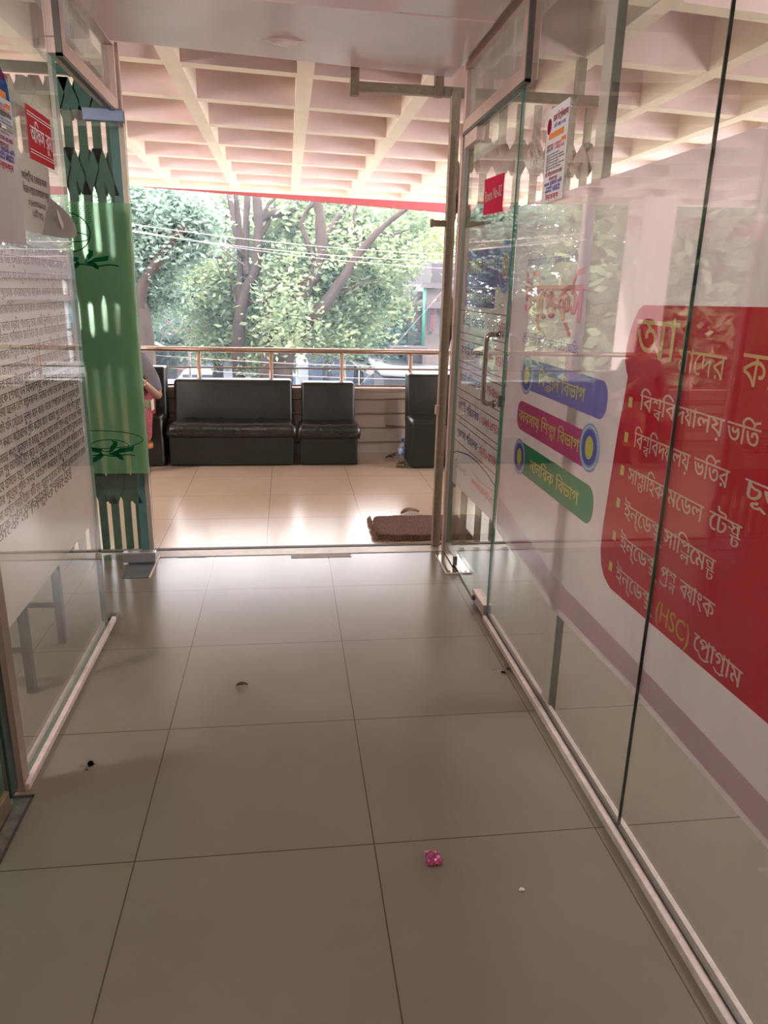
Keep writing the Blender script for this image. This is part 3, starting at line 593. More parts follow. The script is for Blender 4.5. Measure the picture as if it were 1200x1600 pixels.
for z, segs in ((1.128, (('বিশ্ববিদ্যালয়', -1.745, -1.375), ('ভর্তি', -1.362+.0, -1.255), ('কোচিং', -1.225, -1.02))), (1.031, (('বিশ্ববিদ্যালয়', -1.752, -1.48), ('ভর্তির', -1.462, -1.33), ('চূড়ান্ত প্রস্তুতি', -1.275, -.80))),
                (.936, (('সাপ্তাহিক', -1.76, -1.572), ('মডেল', -1.552, -1.40), ('টেস্ট', -1.375, -1.262))), (.840, (('ইন্‌ডেক্স্‌', -1.757, -1.555), ('সাপ্লিমেন্ট', -1.545, -1.328))),
                (.751, (('ইন্‌ডেক্স্‌', -1.758, -1.555), ('প্রশ্ন', -1.535, -1.465), ('ব্যাংক', -1.445, -1.305))), (.660, (('ইন্‌ডেক্স্‌', -1.76, -1.555), ('প্রোগ্রাম', -1.36, -1.183)))):
    q = Ink(RW(XQ))
    for body, u0, u1 in segs: q.line(body, u0, u1, z, z+.037, .03)
    q.done('lettering', cream, rp)
Ink(RW(XQ)).line('(HSC)', -1.535, -1.375, .652, .696, .02).done('lettering', gold, rp)

# sign and flyer stuck on the right glass
XS = XR-.0064
def sheet(name, u0, u1, v0, v1, x, m, label, cat, wave=.002, skw=0, left=False):
    t = thing(name, (x, (u0+u1)/2, v0), label, cat); bm = bmesh.new(); n = 8
    sgn = 1 if left else -1
    V = [[bm.verts.new((x + sgn*(.0006+wave*abs(math.sin(i*1.3+j*.9))), u0+(u1-u0)*i/n, v0+(v1-v0)*j/n + skw*(i/n-.5))) for j in range(n+1)] for i in range(n+1)]
    for i in range(n):
        for j in range(n): bm.faces.new((V[i][j], V[i+1][j], V[i+1][j+1], V[i][j+1])).smooth = True
    obj('sheet', bm, m, t, True); return t
t = sheet('room_sign', 3.07, 3.376, 1.72, 1.864, XS, ink('sign_red', (226, 66, 96)), 'small red paper sign reading Room No on the right door glass', 'sign', .002, .012)
Ink(RW(XS-.004)).line('Room No-02', -3.35, -3.09, 1.775, 1.815, .03).done('lettering', white, t)
t = sheet('exam_flyer', 2.397, 2.595, 1.692, 1.976, XS, MT['paper'], 'white admission flyer taped high on the right glass wall', 'flyer', .001)
def flyer_print(t, U, F, flip):
    q = lambda: Ink(F)
    u = lambda a: U+a*.198
    q().ellipse(u(.13), 1.925, .019, .024).line('ঢাকা বিশ্ববিদ্যালয়', u(.30), u(.97), 1.932, 1.95, .05).line('আবেদন শুরু ঃ', u(.08), u(.4), 1.858, 1.868, .05).rect(u(.0)+.006, u(.02)+.006, 1.70, 1.702).line('ভর্তি পরীক্ষার সকল তথ্য এখানে', u(.1), u(.9), 1.772, 1.783, .05).line('যোগাযোগ করো', u(.3), u(.7), 1.757, 1.766, .05).done('lettering', ink('flyer_crimson', (150, 40, 80)), t)
    q().line('ভর্তি তথ্য ২০২৪', u(.36), u(.88), 1.912, 1.923, .03).line('সকল ইউনিট ভর্তি', u(.1), u(.92), 1.742, 1.752, .05).line('কোচিং চলছে', u(.2), u(.86), 1.731, 1.739, .04).line('আসন সীমিত', u(.15), u(.86), 1.721, 1.729, .04).done('lettering', ink('flyer_blue', (70, 70, 170)), t)
    q().rect(u(.15), u(.83), 1.884, 1.902).rect(u(.75), u(.96), 1.862, 1.874).done('highlight', ink('flyer_orange', (240, 150, 90)), t)
    r = q()
    for i, (a, b) in enumerate(((.1, .7), (.1, .9), (.1, .95), (.1, .7), (.1, .95), (.1, .8))): r.line('গুরুত্বপূর্ণ তথ্য সমূহ আবেদন', u(a), u(b), 1.834-.0085*i, 1.8385-.0085*i, .04)
    r.line('আবেদন শেষ', u(.08), u(.38), 1.847, 1.856, .04).done('lettering', ink('flyer_dark', (80, 66, 84)), t)
    q().line('০১ নভেম্বর ২০২৪', u(.43), u(.74), 1.858, 1.868, .04).line('২০ নভেম্বর ২০২৪', u(.42), u(.9), 1.847, 1.856, .04).line('ইন্\u200cডেক্\u200cস', u(.2), u(.8), 1.70, 1.714, .04).done('lettering', red, t)
flyer_print(t, -2.595, RW(XS-.0022), 1)
t = thing('adhesive_tape', (XS, 2.7, 1.8), 'crumpled clear tape beside the white flyer on the right glass', 'tape'); bm = bmesh.new(); n = 10
V = [[bm.verts.new((XS-.001-.006*random.random(), 2.615+.165*i/n, 1.81+.18*j/n)) for j in range(n+1)] for i in range(n+1)]
for i in range(n):
    for j in range(n): bm.faces.new((V[i][j], V[i+1][j], V[i+1][j+1], V[i][j+1]))
obj('film', bm, glass_mat('clear_tape', (.93, .92, .92), .07, dirt=.12, rough=.08), t)

# ---------------------------------------------------------------- film, papers and lettering, left
XG, XH = XL-.0075, XL-.0069
fl = thing('window_film', (XG, 2.4, .48), 'white film with paragraphs of dark writing on the left glass', 'window film')
bm = bmesh.new(); poly(bm, [(XG, 1.95, .47), (XG, 2.935, .482), (XG, 2.935, 1.757), (XG, 1.95, 1.765)]); obj('sheet', bm, MT['film_l'], fl)
LET = ['মাননীয় মহোদয় আমার পুত্রকে জ্ঞানার্জনের জন্য আপনার কাছে প্রেরণ করলাম', 'তাকে আদর্শ মানুষ হিসেবে গড়ে তুলবেন এটাই আপনার কাছে আমার বিশেষ দাবি', 'আমার পুত্রকে অবশ্যই শেখাবেন সব মানুষই ন্যায়পরায়ণ নয় সব মানুষই সত্যনিষ্ঠ নয়',
 'তাকে এও শেখাবেন প্রত্যেক বদমায়েশের মাঝেও একজন বীর থাকতে পারে', 'প্রত্যেক স্বার্থপর রাজনীতিকের মাঝেও একজন নিঃস্বার্থ নেতা থাকে', 'তাকে শেখাবেন পাঁচটি ডলার কুড়িয়ে পাওয়ার চেয়ে একটি উপার্জিত ডলার অধিক মূল্যবান', 'এও তাকে শেখাবেন কীভাবে পরাজয়কে মেনে নিতে হয় এবং কীভাবে বিজয় উপভোগ করতে হয়',
 'হিংসা থেকে দূরে থাকার শিক্ষাও তাকে দেবেন। যদি পারেন নীরব হাসির গোপন সৌন্দর্য', 'তাকে শেখাবেন। সে যেন আগেভাগেই একথা বুঝতে শেখে যারা পীড়নকারী তাদের', 'সহজেই কাবু করা যায়। বইয়ের মাঝে কী রহস্য লুকিয়ে আছে তাও তাকে শেখাবেন', 'আমার পুত্রকে শেখাবেন বিদ্যালয়ে নকল করে পাস করার চেয়ে', 'অকৃতকার্য হওয়া অনেক বেশি সম্মানজনক। নিজের ওপর তার যেন সুমহান আস্থা থাকে',
 'এমনকি সবাই যদি সেটাকে ভুলও মনে করে। তাকে শেখাবেন ভালো মানুষের প্রতি', 'ভদ্র আচরণ করতে কঠোরদের প্রতি কঠোর হতে। আমার পুত্র যেন এ শক্তি পায় হুজুগে', 'মাতাল জনতার পদাঙ্ক অনুসরণ না করার। সে যেন সবার কথা শোনে এবং তা সত্যের পর্দায়', 'ছেঁকে যেন শুধু ভালোটাই গ্রহণ করে এ শিক্ষাও তাকে দেবেন। সে যেন শিখে দুঃখের মাঝে', 'কীভাবে হাসতে হয়। যারা নির্দয় নির্মম তাদের সে যেন ঘৃণা করতে শেখে', 'আমার পুত্রের প্রতি সদয় আচরণ করবেন কিন্তু সোহাগ করবেন না', 'কেননা আগুনে পুড়েই ইস্পাত খাঁটি হয়। আমার সন্তানের যেন অধৈর্য হওয়ার সাহস না থাকে', 'থাকে যেন তার সাহসী হওয়ার ধৈর্য', 'তাকে এ শিক্ষাও দেবেন']
zs = [1.504, 1.468, 1.422, 1.377, 1.332, 1.287, 1.255, 1.211, 1.171, 1.133, 1.096, 1.06, 1.018, .978, .938, .905, .866, .83, .79, .757, .738]
washed, mid_, darki = ink('plum_reflection_wash', (172, 132, 142)), ink('plum_half_wash', (120, 92, 104)), ink('dark_plum', (62, 52, 62))  # top lines paler: reflection washing over the glass put into the ink
for i, (z, s) in enumerate(zip(zs, LET)):
    end = 2.905 if i < 19 else 2.70
    Ink(LW(XH)).line(s, 1.97, end, z-.020, z+.004, .05).done('lettering', washed if i < 5 else mid_ if i < 9 else darki, fl)
XK = XL+.0066
t = sheet('office_sign', 2.572, 2.815, 1.762, 1.914, XK, ink('office_red', (186, 62, 70)), 'red sign with white writing on the left glass above the grey note', 'sign', .001, 0, True)
Ink(LW(XK+.003)).line('অফিস রুম', 2.59, 2.80, 1.815, 1.858, .05).rect(2.574, 2.813, 1.893, 1.896).rect(2.574, 2.813, 1.885, 1.888).rect(2.574, 2.813, 1.788, 1.791).rect(2.574, 2.813, 1.780, 1.783).done('lettering', white, t)
t = thing('notice_paper', (XK, 2.6, 1.54), 'grey handbill note with a lifted curled corner on the left glass', 'notice')
bm = bmesh.new(); poly(bm, [(XK+.001, y, z) for y, z in ((2.447, 1.547), (2.615, 1.547), (2.70, 1.60), (2.737, 1.672), (2.745, 1.757), (2.447, 1.762))]); obj('sheet', bm, MT['paper_g'], t)
bm = bmesh.new(); n = 10                              # the lower right corner peels off and rolls towards the viewer
def curl(a, b):                                      # a along the fold line, b away from it
    f = Vector((XK+.0015, 2.605+.127*a, 1.545+.12*a)); tip = Vector((XK+.035, 2.895, 1.566)); p = f.lerp(tip, b*(1-.0*a)); p.x += .03*math.sin(PI*b)*(1-.3*a); p.z -= .012*math.sin(PI*b)*(1-a); return p
V = [[bm.verts.new(curl(i/n, j/n*.985)) for j in range(n+1)] for i in range(n+1)]
for i in range(n):
    for j in range(n): bm.faces.new((V[i][j], V[i+1][j], V[i+1][j+1], V[i][j+1])).smooth = True
obj('curled_corner', bm, MT['paper_b'], t, True)
Ink(lambda u, v: (XK+.034, u, v)).poly([(2.672, 1.632), (2.70, 1.618), (2.735, 1.585), (2.745, 1.562), (2.715, 1.568), (2.685, 1.598)]).done('tape_patch', MT['paper'], t)
gi = ink('note_grey', (92, 86, 86))
Ink(LW(XK+.0025)).line('সার্বক্ষণিক সেবার জন্য', 2.465, 2.70, 1.692, 1.712, .03).line('নিচের নাম্বারে যোগাযোগ করুন', 2.465, 2.715, 1.656, 1.675, .03).line('০১৮৮৩৩৩৯৯২১৫', 2.50, 2.665, 1.622, 1.640, .02).line('(এইটি ডেস্ক)', 2.53, 2.63, 1.592, 1.608, .02).done('lettering', gi, t)
t = sheet('exam_flyer', 2.235, 2.443, 1.505, 1.806, XK, mat('lilac_paper', (.55, .50, .53), .7), 'white admission flyer on the left glass at the photo edge', 'flyer', .001, 0, True)
flyer_print(t, 2.24, LW(XK+.0024), 0)
t = thing('poster', (XK, 2.35, 1.83), 'blue topped poster above the flyer at the left photo edge', 'poster')
bm = bmesh.new(); poly(bm, [(XK+.001, 2.1, 1.815), (XK+.001, 2.44, 1.815), (XK+.001, 2.445, 1.87), (XK+.001, 2.43, 1.93), (XK+.001, 2.38, 1.975), (XK+.001, 2.1, 1.99)]); obj('sheet', bm, mat('pale_blue_paper', (.55, .6, .66), .6), t)
Ink(LW(XK+.0016)).poly([(2.1, 1.885), (2.436, 1.885), (2.428, 1.928), (2.378, 1.972), (2.1, 1.985)]).done('blue_field', ink('poster_blue', (64, 96, 150)), t)
Ink(LW(XK+.0022)).rect(2.30, 2.43, 1.838, 1.85).done('grey_bar', ink('poster_grey', (120, 130, 130)), t)

# ---------------------------------------------------------------- verandah furniture
def sofa(root, x0, x1, yf, yb, zs, zb, cushion=True):
    if cushion:
        obj('base', B((x0+.012, x1-.012, yf+.006, yb, .006, zs-.112), bev=.014), MT['leather'], root)
        bm = bmesh.new(); nx, ny = int((x1-x0)/.03), 12
        r = random.Random(int(x0*100)+50)
        dents = [(r.uniform(x0+.1, x1-.1), r.uniform(yf+.08, yf+.22), r.uniform(-.7, .7)) for _ in range(int((x1-x0)*16))]
        def top(x, y):
            u = (x-x0)/(x1-x0); v = (y-yf)/(yb-.17-yf); z = zs-.018*math.sin(PI*u)*math.sin(PI*min(1, max(0, v))) - .022*max(0, 1-v*9)**2 - .02*max(0, 1-u*18)**2 - .02*max(0, 1-(1-u)*18)**2
            for dx, dy, a in dents:
                s = (x-dx)*math.cos(a)+(y-dy)*math.sin(a); q = -(x-dx)*math.sin(a)+(y-dy)*math.cos(a); z += .012*math.exp(-(s/.014)**2-(q/.075)**2)
            return z
        G = [[bm.verts.new((x0+(x1-x0)*i/nx, yf+(yb-.16-yf)*j/ny, top(x0+(x1-x0)*i/nx, yf+(yb-.16-yf)*j/ny))) for j in range(ny+1)] for i in range(nx+1)]
        for i in range(nx):
            for j in range(ny): bm.faces.new((G[i][j], G[i+1][j], G[i+1][j+1], G[i][j+1])).smooth = True
        zl = zs-.118
        ed = [G[i][0] for i in range(nx+1)] + [G[nx][j] for j in range(1, ny+1)] + [G[i][ny] for i in range(nx-1, -1, -1)] + [G[0][j] for j in range(ny-1, 0, -1)]
        mi = [bm.verts.new((v.co.x + (.006 if v.co.x > (x0+x1)/2 else -.006), v.co.y-.006, (v.co.z+zl)/2)) for v in ed]
        lo = [bm.verts.new((v.co.x, v.co.y, zl)) for v in ed]
        for a, b in ((ed, mi), (mi, lo)):
            for i in range(len(ed)): k = (i+1) % len(ed); bm.faces.new((a[i], b[i], b[k], a[k])).smooth = True
        bm.faces.new(lo); obj('seat', bm, MT['seat'], root)
        bm = bmesh.new(); b2 = bmesh.new(); box(b2, x0+.03, x1-.018, yb-.165, yb, zs-.12, zb, .028, 4)
        for v in b2.verts: v.co.y += .06*(v.co.z-zs)/(zb-zs)
        join(bm, b2); obj('backrest', bm, MT['leather'], root, True)
    else:
        b2 = bmesh.new(); bm = bmesh.new(); box(b2, x0, x1, yf, yb-.10, .006, zs, .03, 4); join(bm, b2); obj('base', bm, MT['leather'], root, True)
        b2 = bmesh.new(); bm = bmesh.new(); box(b2, x0+.012, x1, yb-.16, yb, zs-.08, zb, .022, 4)
        for v in b2.verts: v.co.y += .05*(v.co.z-zs)/(zb-zs)
        join(bm, b2); obj('backrest', bm, MT['leather'], root, True)
gsf = 'black waiting sofas by the railing'
s1 = thing('sofa', (-.45, 6.1, 0), 'wide black two seat sofa at the centre of the railing', 'sofa', gsf); sofa(s1, -.955, .056, 5.905, 6.30, .355, .665)
s2 = thing('sofa', (.33, 6.1, 0), 'narrow black single sofa just right of the wide sofa', 'sofa', gsf); sofa(s2, .084, .582, 5.905, 6.30, .345, .648)
s3 = thing('sofa', (1.25, 6.0, 0), 'black single sofa beside the water bottle at the right', 'sofa', gsf); sofa(s3, .985, 1.50, 5.765, 6.20, .40, .735, False)
s4 = thing('sofa', (-1.25, 6.05, 0), 'black single sofa under the seated person at the left', 'sofa', gsf); sofa(s4, -1.56, -.985, 5.90, 6.30, .40, .765, False)

rg = thing('railing', (0, 6.42, 0), 'brass toned steel railing along the verandah edge', 'railing')
YR = 6.375
bm = bmesh.new(); tube(bm, [(-7, YR, .893), (7, YR, .893)], .021, 16); obj('top_rail', bm, MT['rail'], rg)
for i in range(-9, 11):
    x = -.135+.60*i
    bm = bmesh.new(); tube(bm, [(x, YR, 0), (x, YR, .88)], .0165, 12); obj('post', bm, mat('post_steel', (.66, .5, .42), .25, .8) if i == -9 else bpy.data.materials['post_steel'], rg)
for z in (.745, .60, .487, .360, .235, .105):
    bm = bmesh.new(); tube(bm, [(-7, YR, z), (7, YR, z)], .0075, 8); obj('rod', bm, MT['rod'], rg)

# doormat
t = thing('doormat', (.8, 4.2, 0), 'thick brown coir doormat lying against the gate post', 'doormat'); bm = bmesh.new(); nx, ny = 60, 36
mx0, mx1, my0, my1 = .505, 1.08, 3.985, 4.40
def mat_pt(i, j):
    u, v = i/nx, j/ny; e = min(u, 1-u, v, 1-v); z = .034*(1-max(0, 1-e*18)**3) + .004*random.random()
    return (mx0+(mx1-mx0)*u + .014*math.sin(v*9)*(u < .1) + .05*max(0, .25-u)*(v-.5) , my0+(my1-my0)*v+.006*math.sin(u*25) + .01*max(0, .2-u)/.2*(.5-v)*4, max(.002, z))
V = [[bm.verts.new(mat_pt(i, j)) for j in range(ny+1)] for i in range(nx+1)]
for i in range(nx):
    for j in range(ny): bm.faces.new((V[i][j], V[i+1][j], V[i+1][j+1], V[i][j+1]))
rim = [V[i][0] for i in range(nx+1)] + [V[nx][j] for j in range(1, ny+1)] + [V[i][ny] for i in range(nx-1, -1, -1)] + [V[0][j] for j in range(ny-1, 0, -1)]
lo = [bm.verts.new((v.co.x, v.co.y, .001)) for v in rim]
for i in range(len(rim)): k = (i+1) % len(rim); bm.faces.new((rim[i], lo[i], lo[k], rim[k]))
obj('pile', bm, MT['coir'], t)
bm = bmesh.new()
for _ in range(420):
    sd = random.random(); v = random.random()
    if sd < .5: x, y, dx, dy = mx0+.006, my0+(my1-my0)*v, -random.uniform(.005, .035), random.uniform(-.012, .012)
    else: x, y, dx, dy = mx0+(mx1-mx0)*v, my0+.002, random.uniform(-.012, .012), -random.uniform(.003, .016)
    z = random.uniform(.004, .03); tube(bm, [(x, y, z), (x+dx*.6, y+dy*.6, z), (x+dx, y+dy, max(.002, z-.012))], .0012, 3, False)
f = obj('frayed_fringe', bm, mat('pale_fibre', (.24, .15, .10), .9), t); f['kind'] = 'stuff'

# bottle
t = thing('water_bottle', (.965, 6.02, 0), 'clear plastic water bottle with a blue cap beside the right sofa', 'bottle'); c = (.955, 6.01, 0)
bm = bmesh.new(); lathe(bm, [(.026, 0), (.031, .006), (.031, .05), (.029, .06), (.031, .07), (.031, .135), (.026, .155), (.013, .18), (.012, .192)], c); obj('body', bm, glass_mat('clear_plastic', (.86, .88, .92), .09, dirt=.22), t)
bm = bmesh.new(); lathe(bm, [(.0145, .19), (.0145, .207), (.013, .21)], c); obj('cap', bm, mat('blue_cap', (.10, .22, .62), .4), t)
bm = bmesh.new(); lathe(bm, [(.0316, .072), (.0318, .10), (.0316, .128)], c); obj('wrapper_label', bm, mat('blue_label', (.22, .42, .85), .4, var=.5, vscale=30, dark=(.5, .6, .8)), t)

# dry leaves, twig and litter
lm = mat('dry_leaf', (.20, .12, .07), .8, var=.4, vscale=40)
def leaf(x, y, s, rz, label, z=.002, name='dry_leaf', grp='dry leaves on the verandah floor', m=lm):
    bm = bmesh.new(); n = 7; cen = []
    for i in range(n+1):
        a = i/n; wd = s*.28*math.sin(PI*min(1, a*.95+.03))**.8; h = z+s*.22*math.sin(a*3)*.6
        cen.append([bm.verts.new((x+math.cos(rz)*(a-.5)*s-math.sin(rz)*k*wd, y+math.sin(rz)*(a-.5)*s+math.cos(rz)*k*wd, h+abs(k)*s*.1)) for k in (-1, 0, 1)])
    for a, b in zip(cen, cen[1:]):
        for k in (0, 1): bm.faces.new((a[k], a[k+1], b[k+1], b[k])).smooth = True
    o = obj(name, bm, m); sm = o.modifiers.new('thick', 'SOLIDIFY'); sm.thickness = .001; return tag(o, label, 'leaf', grp)
leaf(.785, 4.525, .13, .25, 'single dry brown leaf just behind the coir doormat', grp=None)
lr = random.Random(3)
for i in range(13):
    leaf(.955+lr.uniform(-.075, .03), 5.955+lr.uniform(-.16, .03), lr.uniform(.025, .05), lr.uniform(0, 6), 'small dry leaf in the litter around the water bottle', grp='litter leaves round the bottle')
for i in range(4):
    o = leaf(.87+.02*i, 6.17+.02*(i % 2), .07, .2*i, 'dark leaf scrap heaped behind the water bottle', grp='dark scraps behind the bottle', z=.004+.008*i, m=mat('dark_leaf', (.08, .05, .04), .8) if i == 0 else bpy.data.materials['dark_leaf'])
bm = bmesh.new(); tube(bm, [(.86, 6.362, .252), (.93, 6.362, .249), (1.03, 6.36, .246)], [.004, .006, .004], 6); tag(obj('twig', bm, lm), 'brown twig caught on the railing rods above the bottle', 'twig')
bm = bmesh.new(); r2 = random.Random(5); nn = 9
V = [[bm.verts.new((.332+.042*i/nn+r2.uniform(-.002, .002), 1.483+.05*j/nn+r2.uniform(-.002, .002), .002+.014*math.sin(PI*i/nn)*math.sin(PI*j/nn)+r2.uniform(0, .007))) for j in range(nn+1)] for i in range(nn+1)]
for i in range(nn):
    for j in range(nn): bm.faces.new((V[i][j], V[i+1][j], V[i+1][j+1], V[i][j+1]))
wm = mat('pink_foil', (.62, .10, .26), .3, .2, var=1, vscale=60, dark=(.12, .02, .06)); o = obj('sweet_wrapper', bm, wm); tag(o, 'crumpled pink sweet wrapper on the near corridor floor', 'wrapper')
bm = bmesh.new()
for i in range(3): b2 = bmesh.new(); bmesh.ops.create_icosphere(b2, subdivisions=2, radius=.004); join(bm, b2, Matrix.Translation((.547+.004*i, 1.385+.003*(i % 2), .003)))
tag(obj('paper_scrap', bm, MT['paper']), 'tiny white scrap on the floor right of the wrapper', 'litter')
leaf(-.182, 2.421, .042, .1, 'dark curled leaf scrap on the mid corridor floor', name='leaf_scrap', grp=None, m=mat('dark_scrap', (.05, .045, .04), .8))
for x, y, s, lb in ((.81, 2.46, .05, 'brown smudge on the floor beside the right channel'), (-.62, 1.995, .03, 'brown smudge on the floor by the left channel')):
    bm = bmesh.new(); r2 = random.Random(int(s*1000))
    for _ in range(9):
        a, b = x+r2.uniform(-s, s)*.6, y+r2.uniform(-s, s); q = r2.uniform(.006, .016); prism(bm, [(a+q*math.cos(k)*r2.uniform(.6, 1.2), b+q*math.sin(k)*r2.uniform(.6, 1.2), .0004) for k in (0, 1, 2, 3, 4, 5)], (0, 0, .0006))
    tag(obj('floor_stain', bm, mat('stain', (.15, .125, .095), .8) if 'stain' not in bpy.data.materials else bpy.data.materials['stain']), lb, 'stain')

# stool behind the left film
t = thing('stool', (-1.12, 2.64, 0), 'dark stool behind the white film of the left glass', 'stool')
sm_ = mat('dark_steel_legs', (.10, .12, .11), .45, .4)
for x in (-.92, -1.34):
    for y in (2.45, 2.83): obj('leg', B((x-.014, x+.014, y-.014, y+.014, 0, .60)), sm_, t)
obj('stretcher', B((-1.33, -.93, 2.44, 2.46, .16, .18), (-1.33, -.93, 2.82, 2.84, .16, .18), (-.93, -.91, 2.46, 2.82, .5, .53)), sm_, t)
obj('seat', B((-1.37, -.89, 2.42, 2.86, .60, .635), bev=.008), mat('wood_seat', (.22, .13, .08), .5, var=.3), t)

# ---------------------------------------------------------------- seated person
def skin(name, verts, edges, radii, m, parent, root=0, sub=2):
    off = world_loc(parent) if parent else Vector((0, 0, 0))
    me = bpy.data.meshes.new(name); me.from_pydata([tuple(Vector(v)-off) for v in verts], edges, []); o = bpy.data.objects.new(name, me); COL.objects.link(o)
    if parent: o.parent = parent
    md = o.modifiers.new('skin', 'SKIN'); md.use_smooth_shade = True
    for i, v in enumerate(me.skin_vertices[0].data):
        r = radii[i]; v.radius = r if hasattr(r, '__len__') else (r, r); v.use_root = (i == root)
    s = o.modifiers.new('sub', 'SUBSURF'); s.levels = s.render_levels = sub; me.materials.append(m); return o
PX = -1.27
pr = thing('person', (PX, 6.0, 0), 'person in a grey sleeved top and maroon skirt seated behind the green door', 'person')
skin_m = mat('brown_skin', (.30, .155, .10), .5)
ch = lambda pts: pts
PV = [(PX, 6.06, .46), (PX, 6.06, .60), (PX, 6.04, .76), (PX, 6.04, .86), (PX, 6.03, .93), (PX, 6.01, .99),                      # 0-5 pelvis..neck
      (PX+.13, 6.04, .84), (PX+.215, 6.02, .69), (PX+.262, 5.95, .555), (PX+.22, 5.85, .63), (PX+.175, 5.78, .70),               # 6-10 left arm bent up
      (PX-.13, 6.04, .84), (PX-.20, 6.01, .68), (PX-.20, 5.93, .55), (PX-.10, 5.83, .55), (PX-.02, 5.76, .56),                   # 11-15 right arm
      (PX+.08, 6.0, .455), (PX+.11, 5.80, .46), (PX+.12, 5.70, .44), (PX+.12, 5.71, .25), (PX+.12, 5.72, .08), (PX+.13, 5.62, .035),   # 16-21 left leg
      (PX-.08, 6.0, .455), (PX-.11, 5.80, .46), (PX-.12, 5.70, .44), (PX-.12, 5.71, .25), (PX-.12, 5.72, .08), (PX-.13, 5.62, .035)]
PE = [(0, 1), (1, 2), (2, 3), (3, 4), (4, 5), (3, 6), (6, 7), (7, 8), (8, 9), (9, 10), (3, 11), (11, 12), (12, 13), (13, 14), (14, 15), (0, 16), (16, 17), (17, 18), (18, 19), (19, 20), (20, 21), (0, 22), (22, 23), (23, 24), (24, 25), (25, 26), (26, 27)]
PR = [.12, .105, .12, .09, .05, .046, .05, .042, .034, .03, .022, .05, .042, .034, .03, .022, .08, .07, .056, .048, .033, .028, .08, .07, .056, .048, .033, .028]
hc = Vector((PX, 5.99, 1.10))
def fingers(base, d, side, nrm):         # palm and five fingers as extra chains of the same body skin
    d = Vector(d).normalized(); side = Vector(side).normalized(); nrm = Vector(nrm).normalized(); b0 = len(PV); base = Vector(base)
    i_w = [i for i, v in enumerate(PV) if (Vector(v)-base).length < 1e-4][0]
    palm = len(PV); PV.append(tuple(base+d*.05)); PR.append((.030, .014)); PE.append((i_w, palm))
    for k, (s, l) in enumerate(((-.027, .058), (-.009, .068), (.009, .064), (.027, .050))):
        a = base+d*.075+side*s; q = a+d*l*.5+nrm*.010; e = q+d*l*.35+nrm*.026; n0 = len(PV); PV.extend([tuple(a), tuple(q), tuple(e)]); PR.extend([.0085, .0078, .0065]); PE.extend([(palm, n0), (n0, n0+1), (n0+1, n0+2)])
    a = base+d*.03-side*.03; q = a+d*.03-side*.018+nrm*.012; e = q+d*.025+nrm*.008; n0 = len(PV); PV.extend([tuple(a), tuple(q), tuple(e)]); PR.extend([.011, .0095, .0075]); PE.extend([(palm, n0), (n0, n0+1), (n0+1, n0+2)])
fingers(PV[10], (-.45, -.25, .85), (.3, -.9, -.1), (-.7, -.3, -.5)); fingers(PV[15], (.7, -.6, .1), (.5, .6, .4), (0, -.3, -.8))
skin('body', PV, PE, PR, skin_m, pr, 0, 2)
# head: shaped sphere with brow, nose, chin and ears
bm = bmesh.new(); bmesh.ops.create_uvsphere(bm, u_segments=32, v_segments=24, radius=1)
for v in bm.verts:
    x, y, z = v.co; s = 1-.28*max(0, -z)**1.3; X = .072*x*s; Y = .09*y*(s if y > 0 else 1-.15*max(0, -z)); Z = .112*z
    if y < -.6 and abs(x) < .28: Y -= .022*math.exp(-((z+.12)/.2)**2-(x/.13)**2) + .006*math.exp(-((z+.48)/.08)**2-(x/.25)**2)
    if y < -.4: Y += .011*math.exp(-((z-.08)/.11)**2-((abs(x)-.36)/.16)**2)
    v.co = Vector((X, Y, Z)) + hc
for f in bm.faces: f.smooth = True
for s in (-1, 1):
    b2 = bmesh.new(); bmesh.ops.create_uvsphere(b2, u_segments=12, v_segments=8, radius=1); join(bm, b2, Matrix.Translation(hc+Vector((.071*s, .01, -.005))) @ Matrix.Diagonal((.010, .02, .03, 1)))
tube(bm, [(PX, 6.03, .93), (PX, 6.01, 1.02)], [.05, .047], 14)
hd_ = obj('head', bm, skin_m, pr)
bm = bmesh.new()
for s in (-1, 1): b2 = bmesh.new(); bmesh.ops.create_uvsphere(b2, u_segments=10, v_segments=8, radius=.012); join(bm, b2, Matrix.Translation(hc+Vector((.027*s, -.077, .01))))
obj('eyes', bm, mat('eye', (.05, .04, .04), .2), hd_)
bm = bmesh.new(); tube(bm, [(PX-.024, 5.911, 1.046), (PX, 5.904, 1.044), (PX+.024, 5.911, 1.046)], [.003, .006, .003], 8); obj('lips', bm, mat('lips', (.30, .09, .08), .5), hd_)
bm = bmesh.new(); bmesh.ops.create_uvsphere(bm, u_segments=28, v_segments=18, radius=1)
bmesh.ops.delete(bm, geom=[v for v in bm.verts if v.co.y < -.55 and v.co.z < .5 or v.co.z < -.75], context='VERTS')
for v in bm.verts: v.co = Vector((v.co.x*.081, v.co.y*.10+.006, v.co.z*.12+.006)) + hc
tube(bm, [hc+Vector((0, .085, -.03)), hc+Vector((0, .12, -.12)), hc+Vector((0, .12, -.26))], [.045, .04, .02], 12)
obj('hair', bm, mat('black_hair', (.012, .01, .01), .4), pr)
grey = mat('grey_cotton', (.12, .12, .125), .8, var=.15, vscale=40)
TV = PV[:4] + [(PX, 6.035, .90)] + [PV[6], PV[7], (PX+.255, 5.962, .575)] + [PV[11], PV[12], (PX-.20, 5.94, .565)]
skin('top', TV, [(0, 1), (1, 2), (2, 3), (3, 4), (3, 5), (5, 6), (6, 7), (3, 8), (8, 9), (9, 10)], [.145, .125, .14, .105, .06, .064, .055, .045, .064, .055, .045], grey, pr)
skin('sleeve_hem', [(PX+.2535, 5.966, .585), (PX+.259, 5.953, .56)], [(0, 1)], [.043, .043], mat('pink_hem', (.62, .12, .16), .7), pr, 0, 1)
